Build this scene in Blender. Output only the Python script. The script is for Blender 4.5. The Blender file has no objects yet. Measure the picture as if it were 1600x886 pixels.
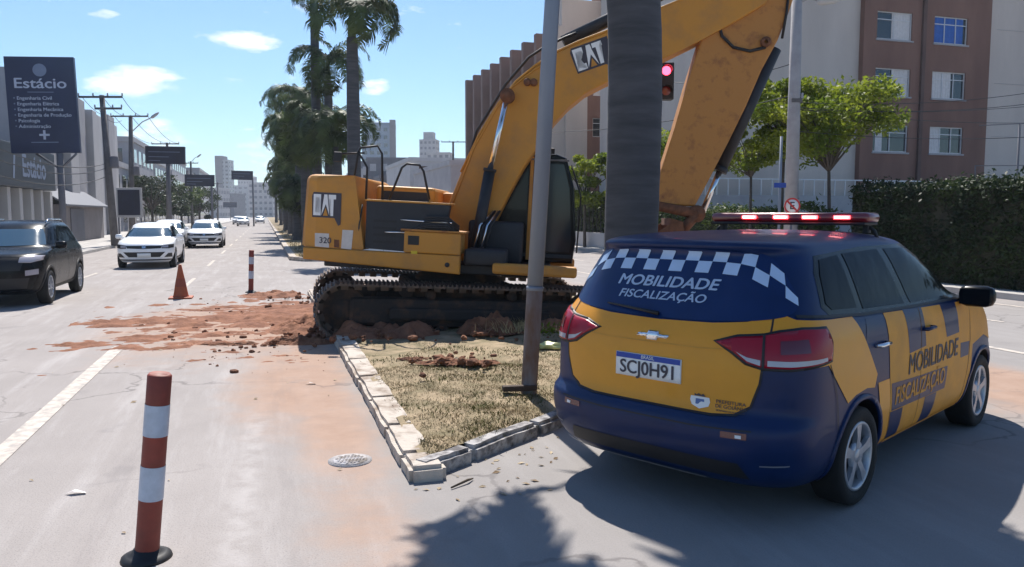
import bpy, bmesh, math, random
import numpy as np
from mathutils import Vector, Matrix
from mathutils.bvhtree import BVHTree
R = math.radians
random.seed(7)
rng = np.random.default_rng(7)
scene = bpy.context.scene
COL = scene.collection

# ------------------------------------------------------------------ camera
CAM_H = 1.75
F = 1250.0                      # focal length in photo pixels (1600 wide)
PITCH = math.atan(108.0 / F)    # looking slightly down
cam_d = bpy.data.cameras.new('camera'); cam = bpy.data.objects.new('camera', cam_d); COL.objects.link(cam)
cam.location = (0, 0, CAM_H); cam.rotation_euler = (math.pi / 2 - PITCH, 0, 0)
cam_d.sensor_width = 36; cam_d.lens = 36 * F / 1600
cam_d.clip_start = 0.05; cam_d.clip_end = 6000
scene.camera = cam

# ------------------------------------------------------------------ light
SUN_EL, SUN_AZ = R(54), R(-9)          # ahead of the camera, slightly left (azimuth from +Y towards +X)
sun_dir = Vector((math.sin(SUN_AZ) * math.cos(SUN_EL), math.cos(SUN_AZ) * math.cos(SUN_EL), math.sin(SUN_EL)))
sl = bpy.data.lights.new('sun', 'SUN'); sl.energy = 4.8; sl.angle = R(0.53); sl.color = (1.0, 0.95, 0.88)
so = bpy.data.objects.new('sun', sl); COL.objects.link(so); so.location = (0, 0, 60)
so.rotation_euler = sun_dir.to_track_quat('Z', 'Y').to_euler()
world = bpy.data.worlds.new('World'); scene.world = world; world.use_nodes = True
wn = world.node_tree; wn.nodes.clear(); WL = wn.links.new
out = wn.nodes.new('ShaderNodeOutputWorld'); bg = wn.nodes.new('ShaderNodeBackground')
sky = wn.nodes.new('ShaderNodeTexSky'); sky.sky_type = 'NISHITA'; sky.sun_disc = False
sky.sun_elevation = SUN_EL; sky.sun_rotation = SUN_AZ; sky.air_density = 1.0; sky.dust_density = 0.3; sky.ozone_density = 2.5
bg.inputs[1].default_value = 0.085
# small fair-weather clouds at fixed places in the sky
tc = wn.nodes.new('ShaderNodeTexCoord')
def wmath(op, a, b=None, c=None):
    n = wn.nodes.new('ShaderNodeMath'); n.operation = op
    for i, v in enumerate((a, b, c)):
        if v is None: continue
        if isinstance(v, (int, float)): n.inputs[i].default_value = v
        else: WL(v, n.inputs[i])
    return n.outputs[0]
def pix_dir(px, py):
    v = Vector(((px - 800) / F, 1, -(py - 443) / F))
    c, s = math.cos(PITCH), math.sin(PITCH)
    return Vector((v.x, v.y * c + v.z * s, -v.y * s + v.z * c))
cn = wn.nodes.new('ShaderNodeTexNoise'); cn.inputs['Scale'].default_value = 13; cn.inputs['Detail'].default_value = 8; cn.inputs['Roughness'].default_value = .62
mp = wn.nodes.new('ShaderNodeMapping'); mp.inputs['Scale'].default_value = (1, 1, 3.0); WL(tc.outputs['Generated'], mp.inputs[0]); WL(mp.outputs[0], cn.inputs['Vector'])
sep = wn.nodes.new('ShaderNodeSeparateXYZ'); WL(tc.outputs['Generated'], sep.inputs[0])
az = wmath('ARCTAN2', sep.outputs[0], sep.outputs[1]); el = wmath('ARCSINE', sep.outputs[2])
mask = None
for (px, py, rx, ry, amp) in [(385, 62, 62, 22, .95), (215, 126, 95, 26, 1.0), (165, 22, 24, 9, .7), (590, 135, 34, 17, .9), (250, 212, 70, 36, .75), (2, 78, 22, 14, .7),
                              (400, 240, 40, 50, .45), (560, 210, 60, 30, .5), (640, 8, 30, 10, .5), (360, 300, 260, 60, .42), (-300, 60, 160, 40, 1), (1900, -200, 300, 60, 1), (1500, -600, 400, 90, .9), (-600, -500, 300, 90, .9)]:
    d = pix_dir(px, py).normalized()
    a0, e0 = math.atan2(d.x, d.y), math.asin(d.z)
    u = wmath('DIVIDE', wmath('SUBTRACT', az, a0), rx / F); v = wmath('DIVIDE', wmath('SUBTRACT', el, e0), ry / F)
    q = wmath('ADD', wmath('MULTIPLY', u, u), wmath('MULTIPLY', v, v))
    g = wmath('MULTIPLY', wmath('SUBTRACT', 1.0, wmath('MINIMUM', q, 1.0)), amp)
    mask = g if mask is None else wmath('MAXIMUM', mask, g)
cl = wmath('MULTIPLY', wmath('SUBTRACT', wmath('ADD', wmath('MULTIPLY', mask, .42), wmath('MULTIPLY', cn.outputs[0], 1.5)), .93), 3.0)
clc = wn.nodes.new('ShaderNodeClamp'); WL(cl, clc.inputs[0])
cmix = wn.nodes.new('ShaderNodeMix'); cmix.data_type = 'RGBA'
tint = wn.nodes.new('ShaderNodeMix'); tint.data_type = 'RGBA'; tint.blend_type = 'MULTIPLY'; tint.inputs[0].default_value = 1
WL(sky.outputs[0], tint.inputs[6]); tint.inputs[7].default_value = (.80, .97, 1.10, 1)
WL(wmath('MULTIPLY', clc.outputs[0], .85), cmix.inputs[0]); WL(tint.outputs[2], cmix.inputs[6]); cmix.inputs[7].default_value = (11, 10.8, 11, 1)
WL(cmix.outputs[2], bg.inputs[0]); WL(bg.outputs[0], out.inputs[0])
vs = scene.view_settings
vs.view_transform = 'Standard'; vs.look = 'None'; vs.gamma = 1; vs.use_curve_mapping = False
vs.exposure = 0.64
scene.render.engine = 'CYCLES'; scene.cycles.max_bounces = 6; scene.cycles.use_denoising = True

# ------------------------------------------------------------------ places: photo pixel -> point
def at(px, py, Y):
    d = pix_dir(px, py); return Vector((0, 0, CAM_H)) + d * (Y / d.y)
def ground(px, py, z=0.0):
    d = pix_dir(px, py); return Vector((0, 0, CAM_H)) + d * ((z - CAM_H) / d.z)
ROAD = Vector((-.294, .956, 0)).normalized(); NR = Vector((ROAD.y, -ROAD.x, 0))    # along the avenue / to its right
def rd(s, t, z=0.0): return NR * s + ROAD * t + Vector((0, 0, z))                # avenue coordinates
ROAD_YAW = math.atan2(ROAD.y, ROAD.x)

# ------------------------------------------------------------------ materials
def new_mat(name):
    m = bpy.data.materials.new(name); m.use_nodes = True
    nt = m.node_tree; b = nt.nodes['Principled BSDF']; return m, nt, b
def mat(name, col, rough=.6, metal=0, var=.12, scale=6, bump=0.0, bscale=60, coat=0, col2=None, spec=.5, thresh=None, detail=5, stretch=(1, 1, 1)):
    m, nt, b = new_mat(name); L = nt.links.new
    b.inputs['Roughness'].default_value = rough; b.inputs['Metallic'].default_value = metal
    b.inputs['Coat Weight'].default_value = coat; b.inputs['Coat Roughness'].default_value = .06; b.inputs['Specular IOR Level'].default_value = spec
    t = nt.nodes.new('ShaderNodeTexCoord'); mpn = nt.nodes.new('ShaderNodeMapping'); mpn.inputs['Scale'].default_value = stretch
    L(t.outputs['Object'], mpn.inputs[0])
    n = nt.nodes.new('ShaderNodeTexNoise'); n.inputs['Scale'].default_value = scale; n.inputs['Detail'].default_value = detail; n.inputs['Roughness'].default_value = .62
    L(mpn.outputs[0], n.inputs['Vector'])
    r = nt.nodes.new('ShaderNodeValToRGB'); e = r.color_ramp.elements
    if col2 is None:
        c1 = [max(0, c * (1 - var)) for c in col]; c2 = [min(1, c * (1 + var)) for c in col]
    else: c1, c2 = col, col2
    lo, hi = thresh or (.3, .7)
    e[0].position = lo; e[1].position = hi; e[0].color = (*c1, 1); e[1].color = (*c2, 1)
    L(n.outputs[0], r.inputs[0]); L(r.outputs[0], b.inputs['Base Color'])
    rr = nt.nodes.new('ShaderNodeMapRange'); rr.inputs[3].default_value = max(.02, rough - .07); rr.inputs[4].default_value = min(1, rough + .1)
    L(n.outputs[0], rr.inputs[0]); L(rr.outputs[0], b.inputs['Roughness'])
    if bump:
        n2 = nt.nodes.new('ShaderNodeTexNoise'); n2.inputs['Scale'].default_value = bscale; n2.inputs['Detail'].default_value = 6
        L(mpn.outputs[0], n2.inputs['Vector'])
        bp = nt.nodes.new('ShaderNodeBump'); bp.inputs['Strength'].default_value = bump; bp.inputs['Distance'].default_value = .02
        L(n2.outputs[0], bp.inputs['Height']); L(bp.outputs[0], b.inputs['Normal'])
    return m
def emis(name, col, st):
    m, nt, b = new_mat(name); b.inputs['Base Color'].default_value = (*[c * .3 for c in col], 1)
    b.inputs['Emission Color'].default_value = (*col, 1); b.inputs['Emission Strength'].default_value = st; return m
def glass(name, col, rough=.05, wavy=0, sp=.8, co=.35):
    m, nt, b = new_mat(name); b.inputs['Base Color'].default_value = (*col, 1); b.inputs['Roughness'].default_value = rough
    b.inputs['Specular IOR Level'].default_value = sp; b.inputs['Coat Weight'].default_value = co; b.inputs['Coat Roughness'].default_value = .02
    L = nt.links.new; t = nt.nodes.new('ShaderNodeTexCoord')
    n = nt.nodes.new('ShaderNodeTexNoise'); n.inputs['Scale'].default_value = 3; L(t.outputs['Object'], n.inputs['Vector'])
    rr = nt.nodes.new('ShaderNodeMapRange'); rr.inputs[3].default_value = rough; rr.inputs[4].default_value = rough + .07; L(n.outputs[0], rr.inputs[0]); L(rr.outputs[0], b.inputs['Roughness'])
    if wavy:
        n2 = nt.nodes.new('ShaderNodeTexNoise'); n2.inputs['Scale'].default_value = 4.5; n2.inputs['Detail'].default_value = 3; L(t.outputs['Object'], n2.inputs['Vector'])
        bp = nt.nodes.new('ShaderNodeBump'); bp.inputs['Strength'].default_value = wavy; bp.inputs['Distance'].default_value = .12; L(n2.outputs[0], bp.inputs['Height']); L(bp.outputs[0], b.inputs['Normal']); L(bp.outputs[0], b.inputs['Coat Normal'])
    return m

M = {}
M['blue'] = mat('blue_paint', (.0015, .016, .075), .44, coat=.12, spec=.3, var=.15, scale=3)
M['bluefilm'] = mat('blue_window_film', (.002, .018, .088), .34, coat=.08, spec=.35, var=.15, scale=4)
M['yellow'] = mat('yellow_paint', (.70, .295, .016), .42, coat=.2, spec=.35, var=.06, scale=3)
M['yellow_dusty'] = mat('yellow_paint_dusty', (.60, .275, .035), .55, coat=.05, spec=.3, var=.12, scale=5)
M['checker_light'] = mat('pale_blue_film', (.42, .55, .74), .45, var=.06)
M['lettering'] = mat('grey_blue_lettering', (.36, .46, .62), .45, var=.04)
M['navytext'] = mat('dark_lettering', (.05, .045, .06), .55, var=.1)
M['black'] = mat('black_plastic', (.012, .012, .014), .55, var=.2)
M['gloss_black'] = mat('black_paint', (.006, .007, .009), .24, coat=.1, spec=.35, var=.1, scale=3)
M['rubber'] = mat('tyre_rubber', (.012, .012, .012), .85, var=.25, scale=20, bump=.2, bscale=80)
M['rim'] = mat('silver_rim', (.42, .44, .48), .38, .55, var=.15, scale=14)
M['chrome'] = mat('chrome', (.75, .76, .78), .15, .95, var=.05)
M['glass'] = glass('car_glass', (.006, .009, .014), .03, wavy=.04, sp=.22, co=0)
M['glass'].node_tree.nodes['Principled BSDF'].inputs['IOR'].default_value = 1.2; M['gloss_black'].node_tree.nodes['Principled BSDF'].inputs['IOR'].default_value = 1.28
M['cabglass'] = glass('cab_glass', (.010, .013, .018), .12, sp=.25, co=.1)
M['glassblue'] = glass('windscreen_glass', (.03, .07, .11), .03)
M['red_lens'] = glass('red_lens', (.30, .006, .022), .2, sp=.35, co=.1)
M['red_lens_dark'] = glass('dark_red_lens', (.10, .004, .012), .15)
M['clear_lens'] = glass('clear_lens', (.40, .38, .42), .15)
M['white_paint'] = mat('white_paint', (.80, .81, .83), .35, coat=.5, var=.03)
M['silver_paint'] = mat('silver_paint', (.48, .50, .54), .35, .3, coat=.5, var=.05)
M['plate'] = mat('plate_white', (.78, .79, .78), .5, var=.03)
M['plate_blue'] = mat('plate_blue', (.01, .05, .32), .4, var=.05)
M['led_red'] = emis('lit_red_led', (1.0, .05, .06), 9.0)
M['led_core'] = emis('lit_red_led_core', (1.0, .45, .42), 9.0)
M['bar_red'] = glass('lightbar_red_lens', (.16, .010, .014), .25)
M['steel'] = mat('galvanised_steel', (.30, .31, .33), .5, .5, var=.12, scale=10)
M['concrete'] = mat('concrete', (.40, .38, .36), .9, var=.2, scale=8, bump=.35, bscale=45)
M['white'] = mat('white_enamel', (.8, .8, .8), .5, var=.03)
M['red_sign'] = mat('red_enamel', (.55, .03, .03), .45, var=.05)

# ------------------------------------------------------------------ objects
def link(name, me, m=None, parent=None, loc=None):
    o = bpy.data.objects.new(name, me); COL.objects.link(o)
    if m is not None and me is not None:
        for mm in (m if isinstance(m, (list, tuple)) else [m]): me.materials.append(mm)
    if parent is not None: o.parent = parent
    if loc is not None: o.location = loc
    return o
def tag(o, label=None, cat=None, group=None, kind=None):
    if label: o['label'] = label
    if cat: o['category'] = cat
    if group: o['group'] = group
    if kind: o['kind'] = kind
    return o
def empty(name, loc=(0, 0, 0), rz=0.0):
    o = bpy.data.objects.new(name, None); COL.objects.link(o); o.location = loc; o.rotation_euler = (0, 0, rz); o.empty_display_size = .2; return o
def copy_tree(o, parent=None):
    c = o.copy(); COL.objects.link(c)
    if parent is not None: c.parent = parent
    for ch in [x for x in COL.objects if x.parent == o]: copy_tree(ch, c)
    return c

class MB:
    """collects shapes, then links them as one mesh object"""
    def __init__(s): s.v = []; s.f = []; s.mi = []; s.sm = []; s.cur = 0; s.smooth = False
    def add(s, vs, fs, sm=None):
        b = len(s.v); s.v += [tuple(v) for v in vs]
        for f in fs: s.f.append([b + i for i in f]); s.mi.append(s.cur); s.sm.append(s.smooth if sm is None else sm)
        return s
    def box(s, x0, x1, y0, y1, z0, z1, T=None, bev=0.0):
        if bev > 0:
            b = min(bev, abs(x1 - x0) * .45, abs(y1 - y0) * .45, abs(z1 - z0) * .45)
            bm = bmesh.new(); bmesh.ops.create_cube(bm, size=1)
            for v in bm.verts: v.co = Vector(((x0 + x1) / 2 + v.co.x * (x1 - x0), (y0 + y1) / 2 + v.co.y * (y1 - y0), (z0 + z1) / 2 + v.co.z * (z1 - z0)))
            bmesh.ops.bevel(bm, geom=list(bm.edges), offset=b, segments=2, affect='EDGES', profile=.5)
            bm.verts.ensure_lookup_table(); vs = [v.co.copy() for v in bm.verts]; fs = [[v.index for v in f.verts] for f in bm.faces]; bm.free()
        else:
            vs = [Vector((x, y, z)) for z in (z0, z1) for y in (y0, y1) for x in (x0, x1)]
            fs = [(0, 2, 3, 1), (4, 5, 7, 6), (0, 1, 5, 4), (2, 6, 7, 3), (0, 4, 6, 2), (1, 3, 7, 5)]
        if T is not None: vs = [T @ v for v in vs]
        return s.add(vs, fs)
    def tube(s, pts, r, n=8, cap=True, sm=True):
        pts = [Vector(p) for p in pts]; k = len(pts); rs = r if isinstance(r, (list, tuple)) else [r] * k
        vs = []; up = None
        for i, p in enumerate(pts):
            d = (pts[min(i + 1, k - 1)] - pts[max(i - 1, 0)]).normalized()
            if up is None: up = Vector((0, 0, 1)) if abs(d.z) < .9 else Vector((1, 0, 0))
            a = d.cross(up); 
            if a.length < 1e-4: a = d.orthogonal()
            a.normalize(); b = a.cross(d).normalized(); up = b
            for j in range(n):
                q = 2 * math.pi * j / n; vs.append(p + (a * math.cos(q) + b * math.sin(q)) * rs[i])
        fs = [(i * n + j, i * n + (j + 1) % n, (i + 1) * n + (j + 1) % n, (i + 1) * n + j) for i in range(k - 1) for j in range(n)]
        s.add(vs, fs, sm)
        if cap: s.add([], []); b = len(s.v) - k * n; s.f.append([b + j for j in range(n)][::-1]); s.f.append([b + (k - 1) * n + j for j in range(n)]); s.mi += [s.cur] * 2; s.sm += [False] * 2
        return s
    def lathe(s, prof, n=24, T=None, sm=True):
        """prof: (radius, height) list about local z"""
        vs = [Vector((r * math.cos(2 * math.pi * j / n), r * math.sin(2 * math.pi * j / n), z)) for r, z in prof for j in range(n)]
        if T is not None: vs = [T @ v for v in vs]
        fs = [(i * n + j, i * n + (j + 1) % n, (i + 1) * n + (j + 1) % n, (i + 1) * n + j) for i in range(len(prof) - 1) for j in range(n)]
        return s.add(vs, fs, sm)
    def prism(s, poly, h0, h1, T=None, bev=0.0, sm=False):
        """poly: 2D outline in local x,z extruded along local y from h0 to h1"""
        bm = bmesh.new(); vs = [bm.verts.new((x, h0, z)) for x, z in poly]
        f = bm.faces.new(vs); r = bmesh.ops.extrude_face_region(bm, geom=[f])
        for e in r['geom']:
            if isinstance(e, bmesh.types.BMVert): e.co.y = h1
        if bev: bmesh.ops.bevel(bm, geom=[e for e in bm.edges if abs(e.verts[0].co.y - e.verts[1].co.y) < 1e-6], offset=bev, segments=2, affect='EDGES', profile=.5)
        bmesh.ops.recalc_face_normals(bm, faces=bm.faces)
        bmesh.ops.triangulate(bm, faces=[q for q in bm.faces if len(q.verts) > 4])
        bm.verts.index_update(); vs = [v.co.copy() for v in bm.verts]; fs = [[v.index for v in q.verts] for q in bm.faces]; bm.free()
        if T is not None: vs = [T @ v for v in vs]
        return s.add(vs, fs, sm)
    def build(s, name, m, parent=None, loc=None):
        me = bpy.data.meshes.new(name); me.from_pydata(s.v, [], s.f); me.update()
        me.polygons.foreach_set('material_index', s.mi); me.polygons.foreach_set('use_smooth', s.sm)
        return link(name, me, m, parent, loc)

def frame(o, x, z):
    """matrix with local x, local z given (y = z cross x)"""
    x = Vector(x).normalized(); z = Vector(z).normalized(); y = z.cross(x).normalized(); x = y.cross(z)
    m = Matrix((x, y, z)).transposed().to_4x4(); m.translation = o; return m
def text2d(s, size=1.0, bold=0.0, shear=0.0, align='CENTER', sx=1.0, spacing=1.0):
    cu = bpy.data.curves.new('t', 'FONT'); cu.body = s; cu.size = size; cu.shear = shear; cu.align_x = align; cu.align_y = 'CENTER'; cu.fill_mode = 'FRONT'; cu.space_character = spacing; cu.resolution_u = 4
    ob = bpy.data.objects.new('t', cu); me = bpy.data.meshes.new_from_object(ob)
    v0 = [(v.co.x * sx, v.co.y) for v in me.vertices]; f0 = [list(p.vertices) for p in me.polygons]; vs, fs = [], []
    shifts = [(0, 0)] if not bold else [(-bold, 0), (0, bold * .6), (bold, 0), (0, -bold * .6)]
    for k, (du, dv) in enumerate(shifts):          # a bold face: copies a hair apart, each a little higher than the last
        b = len(vs); vs += [(u + du * size, v + dv * size, k * .0004) for u, v in v0]; fs += [[b + i for i in f] for f in f0]
    bpy.data.objects.remove(ob); bpy.data.curves.remove(cu); bpy.data.meshes.remove(me)
    return vs, fs
def poly2d(poly): return list(poly), [list(range(len(poly)))]
def shift2d(sh, du, dv): return [(p[0] + du, p[1] + dv, *p[2:]) for p in sh[0]], sh[1]
def join2d(shs):
    V, Fc = [], []
    for v, f in shs:
        b = len(V); V += v; Fc += [[b + i for i in q] for q in f]
    return V, Fc
def flat_text(mb, sh, T, lift=4.0):
    """2D shape laid on the plane z=0 of T (x right, y up)"""
    mb.add([T @ Vector((p[0], p[1], p[2] * lift if len(p) > 2 else 0)) for p in sh[0]], sh[1], False)
def smoothpoly(pts, closed=True, n=6):
    P = [Vector((p[0], p[1])) for p in pts]; k = len(P); o = []
    for i in range(k if closed else k - 1):
        p0, p1, p2, p3 = (P[(i - 1) % k], P[i], P[(i + 1) % k], P[(i + 2) % k]) if closed else (P[max(i - 1, 0)], P[i], P[i + 1], P[min(i + 2, k - 1)])
        for j in range(n):
            t = j / n; q = .5 * ((2 * p1) + (p2 - p0) * t + (2 * p0 - 5 * p1 + 4 * p2 - p3) * t * t + (3 * p1 - p0 - 3 * p2 + p3) * t ** 3)
            o.append((q.x, q.y))
    if not closed: o.append(tuple(P[-1]))
    return o
# ------------------------------------------------------------------ cars
class Shell:
    """a car body lofted from plan outlines at rising heights; x forward, y left, z up"""
    def __init__(s, prof, nlev=64, A=.55, B=.9, nr=3.2, nf=2.8):
        P = np.array(prof, float); s.A, s.B, s.nr, s.nf = A, B, nr, nf
        d = np.r_[0, np.cumsum(np.linalg.norm(np.diff(P[:, :3], axis=0) * [1, .5, .5], axis=1) + .02)]
        k = len(P); T = np.linspace(0, d[-1], nlev); o = []
        for t in T:
            i = min(np.searchsorted(d, t, 'right') - 1, k - 2); i = max(i, 0); h = (t - d[i]) / (d[i + 1] - d[i])
            p1, p2 = P[i], P[i + 1]; m1 = (P[i + 1] - P[max(i - 1, 0)]) / (d[i + 1] - d[max(i - 1, 0)]) ; m2 = (P[min(i + 2, k - 1)] - P[i]) / (d[min(i + 2, k - 1)] - d[i]); L = d[i + 1] - d[i]
            # limit the slopes so the profile never overshoots
            sec = (p2 - p1) / L; m1 = np.where(m1 * sec <= 0, 0, np.sign(sec) * np.minimum(abs(m1), 3 * abs(sec))); m2 = np.where(m2 * sec <= 0, 0, np.sign(sec) * np.minimum(abs(m2), 3 * abs(sec)))
            o.append((2 * h**3 - 3 * h**2 + 1) * p1 + (h**3 - 2 * h**2 + h) * L * m1 + (-2 * h**3 + 3 * h**2) * p2 + (h**3 - h**2) * L * m2)
        s.lev = np.array(o)
        rings = [s.ring(*l) for l in s.lev]; s.n = len(rings[0])
        bm = bmesh.new(); V = [[bm.verts.new(p) for p in r] for r in rings]
        for a, b in zip(V[:-1], V[1:]):
            for j in range(s.n): bm.faces.new((a[j], a[(j + 1) % s.n], b[(j + 1) % s.n], b[j])).smooth = True
        bm.faces.new(V[0][::-1]); bm.faces.new(V[-1]).smooth = True
        s.bm = bm; bm.normal_update(); s.bvh = BVHTree.FromBMesh(bm)
    def half(s, z, xr, xf, w):
        A, B = min(s.A, (xf - xr) * .45), min(s.B, (xf - xr) * .5); a = np.linspace(0, math.pi / 2, 160)
        r = np.c_[xr + A - A * np.cos(a)**(2 / s.nr), w * np.sin(a)**(2 / s.nr)]
        f = np.c_[xf - B + B * np.cos(a[::-1])**(2 / s.nf), w * np.sin(a[::-1])**(2 / s.nf)]
        r, f = r[:-1], f[1:]
        pts = []
        for seg, n in ((r, 20), (np.array([r[-1], f[0]]), 22), (f, 26)):
            c = np.r_[0, np.cumsum(np.linalg.norm(np.diff(seg, axis=0), axis=1))]; t = np.linspace(0, c[-1], n + 1)[:-1]
            pts.append(np.c_[np.interp(t, c, seg[:, 0]), np.interp(t, c, seg[:, 1])])
        return np.vstack(pts + [[[xf, 0]]])
    def ring(s, z, xr, xf, w):
        h = s.half(z, xr, xf, w); o = [(x, y, z) for x, y in h]; o += [(x, -y, z) for x, y in h[1:-1][::-1]]; return o[::-1]
    def table(s, z):
        i = np.argmin(abs(s.lev[:, 0] - z)); h = s.half(*s.lev[i]); c = np.r_[0, np.cumsum(np.linalg.norm(np.diff(h, axis=0), axis=1))]; return h, c
    def us(s, x, z=.9):
        h, c = s.table(z); k = np.argmax(h[:, 1] > s.lev[:, 3].max() * .5); m = slice(k, k + 45); return float(np.interp(x, h[m, 0], c[m]))
    def body(s, name, m, parent, wheels, arch, cutw=.30, dark=1):
        me = bpy.data.meshes.new(name); s.bm.to_mesh(me); o = link(name, me, m, parent)
        mb = MB(); wmax = s.lev[:, 3].max()
        for wx, wz in wheels:
            for sy in (-1, 1):
                T = Matrix.Translation((wx, sy * (wmax - cutw / 2 + .05), wz)) @ Matrix.Rotation(R(90), 4, 'X')
                mb.lathe([(0, -cutw / 2 - .05), (arch, -cutw / 2 - .05), (arch, cutw / 2 + .05), (0, cutw / 2 + .05)], 48, T, False)
        c = mb.build('cutter', [m, M['black']]); 
        for p in c.data.polygons: p.material_index = dark
        bmc = bmesh.new(); bmc.from_mesh(c.data); bmesh.ops.remove_doubles(bmc, verts=bmc.verts, dist=1e-4); bmesh.ops.recalc_face_normals(bmc, faces=bmc.faces); bmc.to_mesh(c.data); bmc.free()
        me.materials.append(M['black'])
        md = o.modifiers.new('b', 'BOOLEAN'); md.object = c; md.solver = 'EXACT'; md.operation = 'DIFFERENCE'
        dg = bpy.context.evaluated_depsgraph_get(); dg.update(); me2 = bpy.data.meshes.new_from_object(o.evaluated_get(dg)); o.modifiers.clear(); o.data = me2; me2.name = name
        bpy.data.objects.remove(c)
        return o
    def patch(s, sh, mode, off, m, name, parent, step=.05, arches=(), zref=.9, flip=False, skirt=0.0):
        bm = bmesh.new(); vs = [bm.verts.new((p[0], p[1], p[2] if len(p) > 2 else 0)) for p in sh[0]]
        for f in sh[1]:
            try: bm.faces.new([vs[i] for i in f])
            except ValueError: pass
        if flip:
            for v in bm.verts: v.co.x = -v.co.x
        lo = [min(v.co[i] for v in bm.verts) for i in (0, 1)]; hi = [max(v.co[i] for v in bm.verts) for i in (0, 1)]
        for i in (0, 1):
            q = math.floor(lo[i] / step) * step + step * .5
            while q < hi[i]:
                if q > lo[i] + 1e-4: bmesh.ops.bisect_plane(bm, geom=list(bm.verts) + list(bm.edges) + list(bm.faces), plane_co=(q if i == 0 else 0, q if i == 1 else 0, 0), plane_no=(1 if i == 0 else 0, 1 if i == 1 else 0, 0), dist=1e-5)
                q += step
        if mode in ('right', 'left', 'side'):
            for ax, az, ar in arches:
                for v in bm.verts:
                    dx, dz = v.co.x - ax, v.co.y - az; q = math.hypot(dx, dz)
                    if q < ar and q > 1e-5: v.co.x, v.co.y = ax + dx / q * ar, az + dz / q * ar
            bmesh.ops.delete(bm, geom=[f for f in bm.faces if f.calc_area() < 1e-7], context='FACES')
        tab = s.table(zref) if mode == 'wrap' else None
        bad = []
        for v in list(bm.verts):
            u, z, lift = v.co.x, v.co.y, v.co.z
            if mode == 'right': o, d = Vector((u, -4, z)), Vector((0, 1, 0))
            elif mode == 'left': o, d = Vector((u, 4, z)), Vector((0, -1, 0))
            elif mode == 'rear': o, d = Vector((-6, -u, z)), Vector((1, 0, 0))
            elif mode == 'front': o, d = Vector((6, u, z)), Vector((-1, 0, 0))
            elif mode == 'top': o, d = Vector((u, z, 5)), Vector((0, 0, -1))
            elif mode == 'wrap':
                h, c = tab; a = abs(u); sg = 1 if u >= 0 else -1
                P = lambda q: (float(np.interp(q, c, h[:, 0])), float(np.interp(q, c, h[:, 1])))
                p0, p1 = P(max(a - .06, 0)), P(a + .06); p = P(a); tx, ty = p1[0] - p0[0], p1[1] - p0[1]
                if a < .06: tx = 0
                q = math.hypot(tx, ty); nx, ny = -ty / q, tx / q
                o = Vector((p[0] + nx * .6, -sg * (p[1] + ny * .6), z)); d = Vector((-nx, sg * ny, 0))
            hit, no, ix, ds = s.bvh.ray_cast(o, d)
            if hit is None: bad.append(v); continue
            if no.dot(d) > 0: no = -no
            v.co = hit + no * (off + lift)
        bmesh.ops.delete(bm, geom=bad, context='VERTS')
        bm.normal_update()
        cen = Vector((0, 0, .7)); 
        if bm.faces:
            t = sum(f.normal.dot(f.calc_center_median() - cen) * f.calc_area() for f in bm.faces)
            if t < 0: bmesh.ops.reverse_faces(bm, faces=bm.faces)
        if skirt:
            be = [e for e in bm.edges if e.is_boundary]; bmesh.ops.recalc_face_normals
            ret = bmesh.ops.extrude_edge_only(bm, edges=be)
            for q in ret['geom']:
                if isinstance(q, bmesh.types.BMVert):
                    hit, no, ix, ds = s.bvh.find_nearest(q.co)
                    if hit: q.co = hit - no * .004 if (q.co - hit).dot(no) > 0 else hit + no * .004
        for f in bm.faces: f.smooth = True
        me = bpy.data.meshes.new(name); bm.to_mesh(me); bm.free(); return link(name, me, m, parent)
def strip(pts, w=.006):
    """thin band along a polyline, as a 2D shape"""
    P = [Vector(p) for p in pts]; V = []; 
    for i, p in enumerate(P):
        d = (P[min(i + 1, len(P) - 1)] - P[max(i - 1, 0)]).normalized(); n = Vector((-d.y, d.x)); V += [tuple(p + n * w / 2), tuple(p - n * w / 2)]
    return V, [[2 * i, 2 * i + 1, 2 * i + 3, 2 * i + 2] for i in range(len(P) - 1)]
def lin(pts, n=6):
    o = []
    for a, b in zip(pts[:-1], pts[1:]): o += [(a[0] + (b[0] - a[0]) * t / n, a[1] + (b[1] - a[1]) * t / n) for t in range(n)]
    return o + [pts[-1]]

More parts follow.
